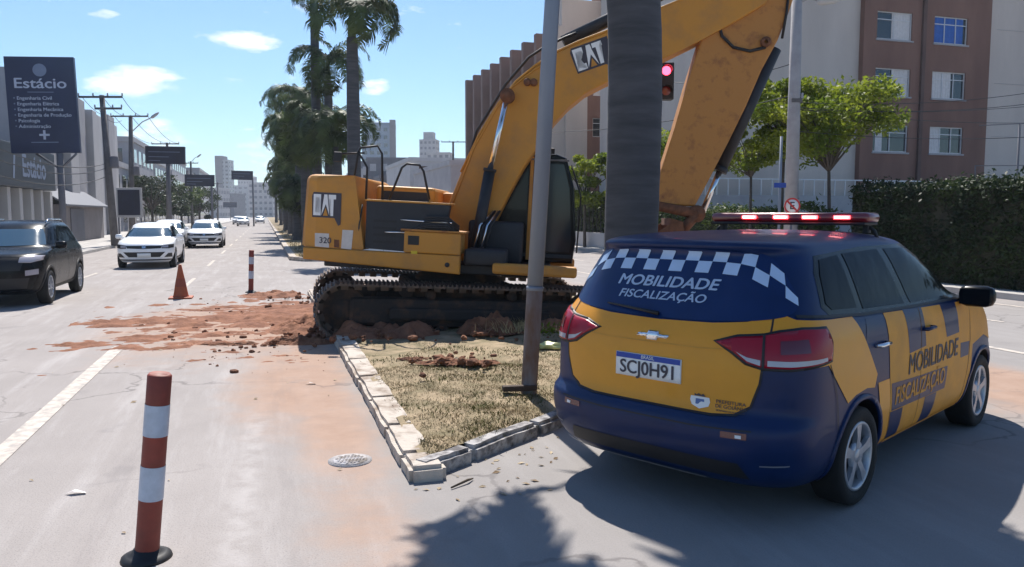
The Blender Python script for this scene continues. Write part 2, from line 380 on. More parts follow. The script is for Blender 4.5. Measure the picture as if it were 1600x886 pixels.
def make_wheel(parent, x, y, r, w, style='five', rim=None):
    """hub with a tyre and a rim; outer face towards the sign of y"""
    sy = 1 if y > 0 else -1; rr = r * (.70 if style == 'five' else .66)
    T = Matrix.Translation((x, y, r)) @ Matrix.Rotation(R(-90) * sy, 4, 'X')      # local z -> outward
    h = MB(); h.lathe([(0, -w * .5), (rr * .95, -w * .5), (rr * .95, w * .12), (0, w * .12)], 24, T); hub = h.build('wheel', M['black'], parent)
    t = MB(); t.lathe([(rr * .96, -w * .5), (r * .9, -w * .52), (r * .985, -w * .42), (r, -w * .2), (r, w * .2), (r * .985, w * .42), (r * .93, w * .5), (r * .8, w * .52), (rr * 1.02, w * .46), (rr * .97, w * .40), (rr * .96, -w * .5)], 40, T)
    t.build('tyre', M['rubber'], hub)
    q = MB(); f0 = w * .40
    q.lathe([(rr * 1.0, f0 - .02), (rr * 1.0, f0 + .012), (rr * .93, f0 + .016), (rr * .88, f0), (rr * .87, f0 - .05)], 40, T)
    ns = 5 if style == 'five' else 10
    for k in range(ns):
        a = 2 * math.pi * k / ns + .3; wo, wi = (rr * .34, rr * .24) if style == 'five' else (rr * .13, rr * .09)
        pts = [(rr * .1, -wi * .5), (rr * .55, -wi * .45), (rr * .92, -wo * .5), (rr * .92, wo * .5), (rr * .55, wi * .45), (rr * .1, wi * .5)]
        TT = T @ Matrix.Rotation(a, 4, 'Z') @ Matrix.Rotation(R(-90), 4, 'X')
        vs = [TT @ Vector((px, d - (0.0 if i in (2, 3) else .0), py)) for d in (-(f0 + .008), -(f0 - .018)) for i, (px, py) in enumerate(pts)]
        vs = []
        for d in (f0 + .010, f0 - .018):
            for (px, py) in pts: vs.append(T @ (Matrix.Rotation(a, 4, 'Z') @ Vector((px, py, d - (.006 if px < rr * .3 else 0)))))
        q.add(vs, [(0, 1, 2, 3, 4, 5)] + [(i, i + 6, (i + 1) % 6 + 6, (i + 1) % 6) for i in range(6)])
    q.lathe([(0, f0 + .012), (rr * .17, f0 + .010), (rr * .24, f0), (rr * .25, f0 - .02)], 20, T)
    if style == 'five': q.lathe([(rr * .24, f0 + .004), (rr * .42, f0 + .002), (rr * .42, f0 - .018)], 30, T)
    q.build('rim', rim or M['rim'], hub)
    return hub
def make_mirror(root, x, y, z, m, s=1.0):
    sy = 1 if y > 0 else -1; mb = MB(); mb.smooth = True
    mb.box(x - .06 * s, x + .07 * s, min(y + sy * .04, y + sy * .25 * s), max(y + sy * .04, y + sy * .25 * s), z - .07 * s, z + .08 * s, bev=.05 * s)
    mb.smooth = False; mb.box(x - .01, x + .04, min(y - sy * .03, y + sy * .07), max(y - sy * .03, y + sy * .07), z - .06, z - .02, bev=.01)
    o = mb.build('mirror', m, root); g = MB(); g.box(x - .064 * s, x - .060 * s, min(y + sy * .06, y + sy * .23 * s), max(y + sy * .06, y + sy * .23 * s), z - .05 * s, z + .06 * s); g.build('mirror_glass', M['glass'], o); return o
def handle(root, S, x, z, side, m):
    sy = -1 if side == 'right' else 1
    hit, no, ix, ds = S.bvh.ray_cast(Vector((x, sy * 4, z)), Vector((0, -sy, 0))); y = hit.y
    mb = MB(); mb.smooth = True; mb.tube([(x - .09, y - sy * .0, z), (x - .07, y + sy * .035, z + .002), (x + .06, y + sy * .038, z + .004), (x + .09, y, z + .004)], [.012, .014, .014, .010], 8)
    return mb.build('door_handle', m, root)

# ---- the municipal people carrier
def build_van():
    root = empty('patrol_car'); tag(root, 'yellow and dark blue patrol people carrier with a lit red light bar on its roof', 'car')
    prof = [(.20, -1.95, 1.95, .72), (.25, -2.07, 2.05, .79), (.34, -2.15, 2.12, .84), (.50, -2.205, 2.18, .865), (.60, -2.20, 2.18, .872), (.645, -2.175, 2.17, .872), (.67, -2.135, 2.15, .872), (.90, -2.135, 2.05, .868), (1.02, -2.12, 1.92, .862), (1.09, -2.10, 1.70, .852),
            (1.14, -2.075, 1.42, .84), (1.18, -2.05, 1.20, .822), (1.23, -2.02, 1.08, .80), (1.35, -1.965, .90, .765), (1.50, -1.90, .64, .715), (1.585, -1.86, .46, .675), (1.61, -1.90, .40, .665), (1.635, -1.895, .28, .645), (1.658, -1.82, .12, .60), (1.68, -1.62, -.08, .51), (1.695, -1.3, -.40, .34), (1.70, -.95, -.6, .08)]
    prof = [(z, xr - .08 if xr < -1.8 else xr, xf, w) for z, xr, xf, w in prof]
    S = Shell(prof, A=.50, nr=3.7); r = .312; wh = [(-1.31, r), (1.31, r)]; ar = .365
    AR = [(-1.31, r, ar + .004), (1.31, r, ar + .004)]
    body = S.body('body', M['blue'], root, wh, ar)
    us = S.us
    # black lower edge and arch lips
    for wx in (-1.31, 1.31):
        for side in ('right', 'left'):
            pts = [(wx + math.cos(a) * (ar + .012), r + math.sin(a) * (ar + .012)) for a in np.linspace(R(-12), R(192), 40)]
            S.patch(strip(pts, .034), side, .010, M['blue'], 'wheel_arch_trim', root, .05, skirt=.01)
    # --- yellow paint, rear and quarters
    halfp = [(.0, .655), (.40, .66), (.52, .675), (.60, .73), (.645, .86), (.655, .955), (us(-1.82), .955), (us(-1.66), .80), (us(-1.54), .688), (us(-1.42), .72), (us(-1.25), .735), (us(-1.12), .72), (us(-1.08), .80), (us(-1.24), 1.0), (us(-1.38), 1.19), (us(-1.7), 1.20), (us(-2.0), 1.215), (.80, 1.245), (.745, 1.262), (.70, 1.235), (.55, 1.195), (.35, 1.175), (0, 1.165)]
    for fl in (False, True): S.patch(poly2d(halfp), 'wrap', .0035, M['yellow'], 'yellow_panel', body, .035, flip=fl)
    for side in ('right', 'left'):
        S.patch(poly2d([(-1.06, .74), (-.865, .74), (-.84, .60), (-.80, .31), (-.90, .285), (-.98, .33), (-1.0, .5)]), side, .0035, M['yellow'], 'yellow_panel', body, .03, AR)
        # doors stand a touch proud, so the gaps between them show
        belt = 1.155
        rear_door = [(-1.20, belt + .01), (-1.27, 1.00), (-1.17, .80), (-.98, .66), (-.885, .52), (-.86, .30), (-.27, .28), (-.27, belt)]
        front_door = [(-.262, belt), (-.262, .28), (.83, .26), (.86, .45), (.92, .80), (.90, belt - .03)]
        dr = S.patch(poly2d(rear_door), side, .002, M['blue'], 'door', root, .05, AR); df = S.patch(poly2d(front_door), side, .002, M['blue'], 'door', root, .05, AR)
        fw = S.patch(poly2d([(.90, 1.09), (.93, .80), (.87, .45), (.845, .27), (.97, .27), (.97, .5), (1.0, .75), (1.31, .8), (1.62, .72), (1.72, .80), (1.60, .96), (1.38, 1.03)]), side, .0035, M['yellow_dusty'], 'yellow_panel', body, .04, AR)
        S.patch(poly2d([(-.79, .295), (-.265, .283), (-.265, 1.15), (-.90, 1.17), (-.86, .75), (-.835, .56)]), side, .0045, M['yellow_dusty'], 'yellow_panel', dr, .05, AR)
        S.patch(poly2d([(-.258, .283), (.825, .265), (.855, .45), (.913, .80), (.89, 1.12), (-.258, 1.15)]), side, .0045, M['yellow_dusty'], 'yellow_panel', df, .05, AR)
        for pl, dd in ([((-.56, 1.165), (-.50, .86), (-.267, .87), (-.267, 1.152)), dr], [((-.256, 1.152), (-.256, .87), (-.16, .875), (-.20, 1.152)), df], [((.20, 1.14), (.31, .885), (.62, .89), (.56, 1.13)), df],
                       [((-.83, .70), (-.80, .51), (-.267, .50), (-.267, .675)), dr], [((-.256, .675), (-.256, .50), (.32, .49), (.35, .66)), df], [((.66, .80), (.67, .68), (.88, .68), (.90, .79)), df],
                       [((-.82, .505), (-.79, .30), (-.58, .295), (-.58, .50)), dr], [((-.12, .495), (-.14, .282), (.10, .275), (.14, .49)), df]):
            S.patch(poly2d(list(pl)), side, .0055, M['blue'], 'blue_block', dd, .05, AR)
        t1 = text2d('MOBILIDADE', .195, .022, .12, sx=.98); fx = (lambda sh: sh) if side == 'right' else (lambda sh: ([(-p[0], *p[1:]) for p in sh[0]], [f[::-1] for f in sh[1]]))
        S.patch(shift2d(fx(t1), .03, .775), side, .0068, M['navytext'], 'lettering', body, .08, AR)
        t2 = text2d('FISCALIZAÇÃO', .165, .022, .12, sx=.93)
        S.patch(shift2d(fx(t2), -.24, .595), side, .0068, M['yellow_dusty'], 'lettering', body, .08, AR)
        S.patch(strip(lin([(-.83, .305), (.83, .28)], 8), .02), side, .008, M['yellow_dusty'], 'sill_strip', root, .1)
        # glass
        S.patch(poly2d([(-1.74, 1.27), (-1.70, 1.47), (-1.62, 1.565), (-.9, 1.60), (0.0, 1.60), (.24, 1.575), (.60, 1.36), (.90, 1.155), (-.3, 1.165), (-1.2, 1.185), (-1.66, 1.215)]), side, .002, M['gloss_black'], 'window_surround', root, .05)
        S.patch(poly2d([(-1.68, 1.29), (-1.64, 1.46), (-1.58, 1.54), (-1.30, 1.56), (-1.26, 1.235), (-1.62, 1.25)]), side, .005, M['glass'], 'window', root, .05)
        S.patch(poly2d([(-1.22, 1.565), (-.62, 1.575), (-.46, 1.20), (-1.17, 1.22)]), side, .005, M['glass'], 'window', root, .05)
        S.patch(poly2d([(-.50, 1.575), (-.05, 1.57), (.18, 1.50), (.44, 1.36), (.68, 1.185), (-.34, 1.195)]), side, .005, M['glass'], 'window', root, .05)
        S.patch(strip(lin([(-1.95, 1.232), (-1.2, 1.188), (-.3, 1.168), (.9, 1.15)], 8), .018), side, .009, M['black'], 'window_trim', root, .1)
        handle(dr, S, -1.03, .985, side, M['chrome']); handle(df, S, -.27 + .13, 1.0, side, M['blue'])
        make_mirror(root, .70, -.80 if side == 'right' else .80, 1.17, M['gloss_black'], 1.1)
    # --- rear
    gl = smoothpoly([(-.62, 1.215), (-.73, 1.27), (-.745, 1.36), (-.68, 1.50), (-.58, 1.572), (-.3, 1.60), (0, 1.605), (.3, 1.60), (.58, 1.572), (.68, 1.50), (.745, 1.36), (.73, 1.27), (.62, 1.215), (.35, 1.185), (0, 1.175), (-.35, 1.185)], n=3)
    rw = S.patch(poly2d(gl), 'wrap', .006, M['bluefilm'], 'rear_window', root, .04, zref=1.35)
    # chequered film: two rows following the top edge, clipped to the pane
    def inside(p):
        c = False
        for (x0, y0), (x1, y1) in zip(gl, gl[1:] + gl[:1]):
            if (y0 > p[1]) != (y1 > p[1]) and p[0] < (x1 - x0) * (p[1] - y0) / (y1 - y0) + x0: c = not c
        return c
    cells = []; cw, chh = .088, .068
    def topz(u): return 1.592 - .30 * max(0, abs(u) - .28)**2 - (.55 * max(0, abs(u) - .5)**1.3)
    for i in range(-9, 9):
        for row in range(2):
            if (i + row) % 2 == 0: continue
            q = []
            for (a, b) in ((i, row), (i, row + 1), (i + 1, row + 1), (i + 1, row)):
                u = a * cw; q.append((u - .010 * b, topz(u) - b * chh))
            if sum(inside(p) for p in q) >= 2:
                q = [p if inside(p) else min(((p[0] + (o[0] - p[0]) * t, p[1] + (o[1] - p[1]) * t) for o in q if inside(o) for t in np.linspace(0, 1, 21) if inside((p[0] + (o[0] - p[0]) * t, p[1] + (o[1] - p[1]) * t))), key=lambda z: (z[0] - p[0])**2 + (z[1] - p[1])**2) for p in q]
                cells.append(poly2d(q))
    S.patch(join2d(cells), 'wrap', .0085, M['checker_light'], 'chequered_film', rw, .05, zref=1.35)
    S.patch(shift2d(text2d('MOBILIDADE', .092, .034, .22, sx=1.27), -.02, 1.385), 'wrap', .0085, M['lettering'], 'lettering', rw, .08, zref=1.35)
    S.patch(shift2d(text2d('FISCALIZAÇÃO', .070, .028, .22, sx=1.24), -.03, 1.30), 'wrap', .0085, M['lettering'], 'lettering', rw, .08, zref=1.35)
    tg = [(-.72, 1.245), (-.66, .96), (-.648, .86), (-.605, .725), (-.53, .668), (-.40, .652), (.40, .652), (.53, .668), (.605, .725), (.648, .86), (.66, .96), (.72, 1.245)]
    S.patch(strip(lin(tg, 5), .012), 'wrap', .0055, M['black'], 'panel_gap', root, .06)
    S.patch(strip(lin([(-.56, 1.045), (-.3, 1.03), (.3, 1.03), (.56, 1.045)], 6), .007), 'wrap', .006, M['yellow_dusty'], 'crease', body, .06)
    # lamps
    for fl in (False, True):
        lamp = [(.40, 1.075), (.50, 1.03), (.58, .975), (.66, .955), (.80, .955), (us(-1.80), .985), (us(-1.77), 1.08), (us(-1.80), 1.155), (.92, 1.16), (.75, 1.145), (.66, 1.125), (.52, 1.11)]
        S.patch(poly2d([(.38, 1.080), (.49, 1.018), (.57, .962), (.66, .940), (.80, .940), (us(-1.775), .970), (us(-1.745), 1.08), (us(-1.775), 1.170), (.92, 1.175), (.75, 1.160), (.66, 1.140), (.51, 1.124)]), 'wrap', .007, M['black'], 'lamp_seal', root, .03, flip=fl, skirt=.01)
        tl = S.patch(poly2d(lamp), 'wrap', .016, M['red_lens'], 'tail_light', root, .03, flip=fl, skirt=.02)
        S.patch(poly2d([(.52, 1.03), (.58, .985), (.648, .965), (.648, .995), (.58, 1.005)]), 'wrap', .0185, M['clear_lens'], 'reversing_lens', tl, .03, flip=fl)
        S.patch(poly2d([(.685, .965), (.80, .965), (us(-1.86), .985), (us(-1.86), 1.005), (.80, .995), (.685, .995)]), 'wrap', .0185, M['clear_lens'], 'indicator_lens', tl, .03, flip=fl)
        S.patch(poly2d([(.75, 1.03), (.92, 1.04), (.92, 1.11), (.75, 1.10)]), 'wrap', .0185, M['red_lens_dark'], 'lamp_reflector', tl, .03, flip=fl)
        S.patch(strip(lin([(.662, 1.13), (.662, .95)], 4), .014), 'wrap', .020, M['black'], 'lamp_joint', tl, .05, flip=fl)
        S.patch(poly2d([(.47, .545), (.60, .548), (.60, .585), (.47, .58)]), 'wrap', .004, M['red_lens_dark'], 'bumper_reflector', root, .05, flip=fl)
        S.patch(poly2d([(.545, .553), (.575, .553), (.575, .572), (.545, .570)]), 'wrap', .007, M['white'], 'sensor', root, .05, flip=fl)
        S.patch(poly2d([(.66, .40), (.80, .41), (.80, .418), (.66, .408)]), 'wrap', .007, M['steel'], 'scratch', root, .05, flip=fl)
    S.patch(strip(lin([(-.75, .285), (-.3, .262), (.35, .262)], 6), .012), 'wrap', .012, M['steel'], 'bumper_lip', root, .05, zref=.34)
    for fl in (False, True):
        S.patch(strip(lin([(us(-1.80), .955), (us(-1.74), .86), (us(-1.70), .74), (us(-1.672), .55)], 4), .008), 'wrap', .0055, M['black'], 'panel_gap', root, .05, flip=fl)
    S.patch(strip(lin([(-.62, .60), (-.3, .585), (.3, .585), (.62, .60)], 5), .008), 'wrap', .003, M['black'], 'panel_gap', root, .05)
    S.patch(poly2d([(-.62, .30), (-.56, .40), (.56, .40), (.62, .30)]), 'wrap', .003, M['black'], 'bumper_insert', root, .05, zref=.4)
    # plate
    pl = S.patch(poly2d([(-.235, .80), (.205, .80), (.205, .945), (-.235, .945)]), 'rear', .014, M['plate'], 'licence_plate', root, .08, skirt=.01)
    S.patch(poly2d([(-.233, .912), (.203, .912), (.203, .943), (-.233, .943)]), 'rear', .0155, M['plate_blue'], 'plate_band', pl, .1)
    S.patch(shift2d(text2d('SCJ0H91', .118, .022, 0, sx=.9), -.012, .855), 'rear', .0165, M['navytext'], 'lettering', pl, .1)
    S.patch(shift2d(text2d('BRASIL', .03, .002), -.012, .928), 'rear', .0168, M['plate'], 'lettering', pl, .1)
    # bow-tie badge, crest and small print
    bow = [(-.095, 1.075), (-.035, 1.075), (-.03, 1.092), (.035, 1.092), (.04, 1.075), (.105, 1.075), (.095, 1.057), (.035, 1.057), (.03, 1.040), (-.035, 1.040), (-.04, 1.057), (-.105, 1.057)]
    S.patch(poly2d(bow), 'rear', .016, M['chrome'], 'badge', body, .05, skirt=.01)
    cr = [(.27, .745), (.38, .745), (.385, .72), (.375, .69), (.325, .672), (.275, .69), (.265, .72)]
    ce = S.patch(poly2d(cr), 'rear', .0065, M['plate'], 'crest', body, .05)
    S.patch(poly2d([(.30, .732), (.35, .732), (.352, .70), (.325, .684), (.298, .70)]), 'rear', .0075, mat('crest_blue', (.08, .16, .38), .5), 'crest_shield', ce, .05)
    S.patch(poly2d([(.292, .748), (.292, .762), (.305, .755), (.318, .765), (.332, .755), (.345, .765), (.358, .748)]), 'rear', .0075, M['navytext'], 'crest_crown', ce, .05)
    for k, (t, sz) in enumerate((('PREFEITURA', .030), ('DE GOIÂNIA', .030), ('SECRETARIA DE MOBILIDADE', .012))):
        S.patch(shift2d(text2d(t, sz, .001), .50, .733 - k * .027), 'rear', .0065, M['navytext'], 'lettering', body, .1)
    # front
    S.patch(poly2d([(-.60, 1.20), (-.52, 1.55), (.52, 1.55), (.60, 1.20)]), 'front', .005, M['glass'], 'windscreen', root, .06)
    S.patch(poly2d([(-.45, .72), (-.40, .90), (.40, .90), (.45, .72)]), 'front', .005, M['black'], 'grille', root, .06)
    for sy in (-1, 1):
        S.patch(poly2d([(sy * .50, .80), (sy * .52, .93), (sy * .74, .97), (sy * .82, .92), (sy * .78, .80)]), 'front', .006, M['clear_lens'], 'headlight', root, .05)
    # wheels
    for wx in (-1.31, 1.31):
        for y in (-.775, .775): make_wheel(root, wx, y, r, .19)
    # rear wiper
    w = MB(); hit = S.bvh.ray_cast(Vector((-6, 0, 1.20)), Vector((1, 0, 0)))[0]
    w.tube([(hit.x - .02, 0, 1.20), (hit.x - .035, .10, 1.215), (hit.x + .005, .38, 1.235)], [.014, .010, .006], 6); w.build('rear_wiper', M['black'], root)
    # roof bars and light bar
    lb = MB(); lb.smooth = True; zc = 1.765; xb = -.36
    lb.box(xb - .12, xb + .12, -.58, .58, zc - .012, zc + .062, bev=.03); bar = lb.build('light_bar', M['bar_red'], root)
    k = MB(); k.box(xb - .125, xb + .125, -.56, .56, zc - .03, zc - .008, bev=.008)
    for sy in (-1, 1):
        k.box(xb - .03, xb + .03, sy * .53 - .02, sy * .53 + .02, zc - .09, zc - .02, bev=.008)
        k.tube([(xb, sy * .53, zc - .03), (xb, sy * .58, zc - .07), (xb, sy * .61, 1.62)], .012, 6)
    k.build('light_bar_bracket', M['black'], bar)
    for yy in (-.41, -.19, .02, .26):
        l = MB(); l.box(xb - .135, xb - .12, yy - .055, yy + .055, zc + .014, zc + .040, bev=.005); lo = l.build('lamp', M['led_red'], bar)
        l = MB(); l.box(xb - .138, xb - .134, yy - .042, yy + .042, zc + .020, zc + .034); l.build('lamp_core', M['led_core'], lo)
    an = MB(); an.tube([(-1.55, 0, 1.68), (-1.72, 0, 1.86)], [.006, .003], 5); 
    fr = Vector((.701, .713, 0)); root.location = (2.325, 6.24, 0); root.rotation_euler = (0, 0, R(45.5)); root.scale = (.965, 1.05, .965)
    return root
van = build_van()

# ---- ordinary cars
def simple_car(kind, paint, label, group=None, plate=True, mats=None):
    root = empty(kind); tag(root, label, 'car', group)
    if kind == 'suv':
        prof = [(.24, -1.95, 1.95, .74), (.30, -2.06, 2.06, .82), (.45, -2.12, 2.13, .87), (.62, -2.13, 2.15, .885), (.80, -2.10, 2.13, .885), (.92, -2.08, 2.06, .88), (1.00, -2.06, 1.92, .87), (1.05, -2.04, 1.55, .85), (1.09, -2.0, 1.12, .83), (1.15, -1.96, 1.0, .80), (1.30, -1.86, .74, .74), (1.48, -1.72, .42, .67), (1.56, -1.66, .22, .61), (1.60, -1.55, .0, .52), (1.625, -1.2, -.3, .28), (1.63, -.9, -.6, .06)]
        r = .335; wb = 1.30; zt = 1.10; ww = .89
        side = [(-1.55, 1.16), (-1.50, 1.35), (-1.30, 1.49), (-.2, 1.53), (.2, 1.47), (.55, 1.28), (.80, 1.12)]
    else:
        prof = [(.20, -2.0, 2.0, .74), (.26, -2.12, 2.10, .80), (.40, -2.20, 2.17, .85), (.55, -2.22, 2.20, .87), (.70, -2.20, 2.18, .87), (.80, -2.18, 2.10, .865), (.87, -2.16, 1.90, .855), (.92, -2.12, 1.50, .84), (.96, -2.0, 1.22, .82), (1.0, -1.60, 1.05, .79), (1.15, -1.33, .78, .73), (1.32, -1.02, .42, .66), (1.40, -.85, .2, .59), (1.44, -.72, .02, .5), (1.47, -.5, -.15, .28), (1.475, -.4, -.25, .06)]
        r = .315; wb = 1.32; zt = .98; ww = .87
        side = [(-1.30, 1.01), (-1.10, 1.18), (-.90, 1.32), (-.3, 1.38), (.1, 1.34), (.50, 1.15), (.82, .99)]
    if kind == 'van_car': pass
    S = Shell(prof, 44, A=.6, B=.8); ar = r + .05; wh = [(-wb, r), (wb, r)]; AR = [(-wb, r, ar + .005), (wb, r, ar + .005)]
    body = S.body('body', paint, root, wh, ar)
    dz = side[0][1]
    for sd in ('right', 'left'):
        S.patch(poly2d(side + [(-.2, dz - .02)]), sd, .003, M['gloss_black'], 'window_surround', root, .06)
        m = len(side) // 2; a = [(x * .955 - .01, z + (.018 if z < dz + .12 else -.02)) for x, z in side]
        S.patch(poly2d([p for p in a if p[0] < -.36] + [(-.36, side[3][1] - .02), (-.30, dz + .01)]), sd, .006, M['glass'], 'window', root, .06)
        S.patch(poly2d([(-.26, dz + .01), (-.30, side[3][1] - .022)] + [p for p in a if p[0] > -.28]), sd, .006, M['glass'], 'window', root, .06)
        for pts in ([(-.28, dz), (-.28, .5), (-.24, .30)], [(.84, dz - .03), (.86, .6), (.80, .30)], [(-1.12, dz), (-1.15, .88), (-.92, .60), (-.86, .32)], [(-.86, .31), (.80, .29)]):
            S.patch(strip(lin(pts, 5), .010), sd, .003, M['black'], 'panel_gap', root, .08, AR)
        S.patch(poly2d([(-.86, .34), (.80, .32), (.80, .26), (-.86, .28)]), sd, .006, M['black'], 'sill', root, .08, AR)
        for hx in (-.98, -.08): handle(root, S, hx, zt - .14, sd, paint)
        if kind == 'suv':
            for wx in (-wb, wb):
                pts = [(wx + math.cos(t) * (ar + .02), r + math.sin(t) * (ar + .02)) for t in np.linspace(R(-10), R(190), 30)]
                S.patch(strip(pts, .05), sd, .010, M['black'], 'wheel_arch_trim', root, .06, skirt=.01)
        make_mirror(root, .72, (-1 if sd == 'right' else 1) * (ww - .07), zt + .03, paint if kind != 'suv' else M['gloss_black'], 1.0)
    zf = zt + .03; top = prof[-5][0]
    S.patch(poly2d([(-.70, zf + .01), (-.62, zf + .2), (-.55, top - .03), (.55, top - .03), (.62, zf + .2), (.70, zf + .01), (0, zf - .005)]), 'front', .005, M['glassblue'], 'windscreen', root, .05)
    S.patch(poly2d([(-.60, zf + .05), (-.50, top - .03), (.50, top - .03), (.60, zf + .05)]), 'rear', .005, M['glass'], 'rear_window', root, .05)
    if kind == 'suv':
        S.patch(poly2d([(-.55, .70), (-.60, .88), (-.50, .93), (.50, .93), (.60, .88), (.55, .70)]), 'front', .006, M['black'], 'grille', root, .05)
        S.patch(poly2d([(-.62, .36), (-.68, .56), (.68, .56), (.62, .36)]), 'front', .006, M['black'], 'air_intake', root, .05)
        for sy in (-1, 1):
            h = S.patch(poly2d([(sy * .52, .85), (sy * .53, .94), (sy * .72, .97), (sy * .85, .96), (sy * .845, .88), (sy * .7, .84)]), 'front', .010, M['clear_lens'], 'headlight', root, .04, skirt=.01)
            S.patch(poly2d([(sy * .62, .60), (sy * .62, .70), (sy * .80, .72), (sy * .80, .62)]), 'front', .008, M['clear_lens'], 'fog_light', root, .04)
            S.patch(poly2d([(sy * .55, .85), (sy * .55, 1.02), (sy * .82, 1.02), (sy * .80, .85)]), 'rear', .008, M['red_lens'], 'tail_light', root, .05)
        z0 = .60
        rl = MB(); 
        for sy in (-1, 1): rl.tube([(-1.35, sy * .56, 1.57), (-1.2, sy * .56, 1.635), (-.1, sy * .56, 1.645), (.1, sy * .56, 1.58)], .016, 6)
        rl.build('roof_rail', M['chrome'], root)
    else:
        S.patch(poly2d([(-.50, .66), (-.52, .74), (.52, .74), (.50, .66), (0, .64)]), 'front', .006, M['black'], 'grille', root, .05)
        S.patch(poly2d([(-.46, .38), (-.62, .54), (.62, .54), (.46, .38)]), 'front', .006, M['black'], 'air_intake', root, .05)
        S.patch(poly2d([(-.82, .27), (-.78, .31), (.78, .31), (.82, .27)]), 'front', .008, M['black'], 'bumper_lip', root, .05)
        S.patch(poly2d([(-.055, .66), (-.055, .745), (.055, .745), (.055, .66)]), 'front', .012, M['chrome'], 'badge', root, .05)
        for sy in (-1, 1):
            S.patch(poly2d([(sy * .52, .655), (sy * .52, .745), (sy * .72, .775), (sy * .845, .785), (sy * .84, .67), (sy * .7, .65)]), 'front', .008, M['black'], 'headlight', root, .04)
            S.patch(poly2d([(sy * .53, .68), (sy * .53, .74), (sy * .70, .75), (sy * .70, .68)]), 'front', .012, M['clear_lens'], 'headlight_lens', root, .04)
            S.patch(poly2d([(sy * .58, .37), (sy * .70, .50), (sy * .80, .50), (sy * .80, .37)]), 'front', .007, M['black'], 'fog_light', root, .04)
            S.patch(poly2d([(sy * .55, .72), (sy * .55, .85), (sy * .82, .86), (sy * .80, .74)]), 'rear', .008, M['red_lens'], 'tail_light', root, .05)
        z0 = .44
    S.patch(poly2d([(-.20, z0 - .065), (.20, z0 - .065), (.20, z0 + .065), (-.20, z0 + .065)]), 'front', .014, M['plate'], 'licence_plate', root, .1, skirt=.01)
    for wx in (-wb, wb):
        for y in (-(ww - .10), ww - .10): make_wheel(root, wx, y, r, .20, 'ten' if kind == 'suv' else 'five')
    return root
def place_car(root, s, t, toward=True, yaw=None):
    p = rd(s, t); root.location = p; root.rotation_euler = (0, 0, (ROAD_YAW + (math.pi if toward else 0)) if yaw is None else yaw)
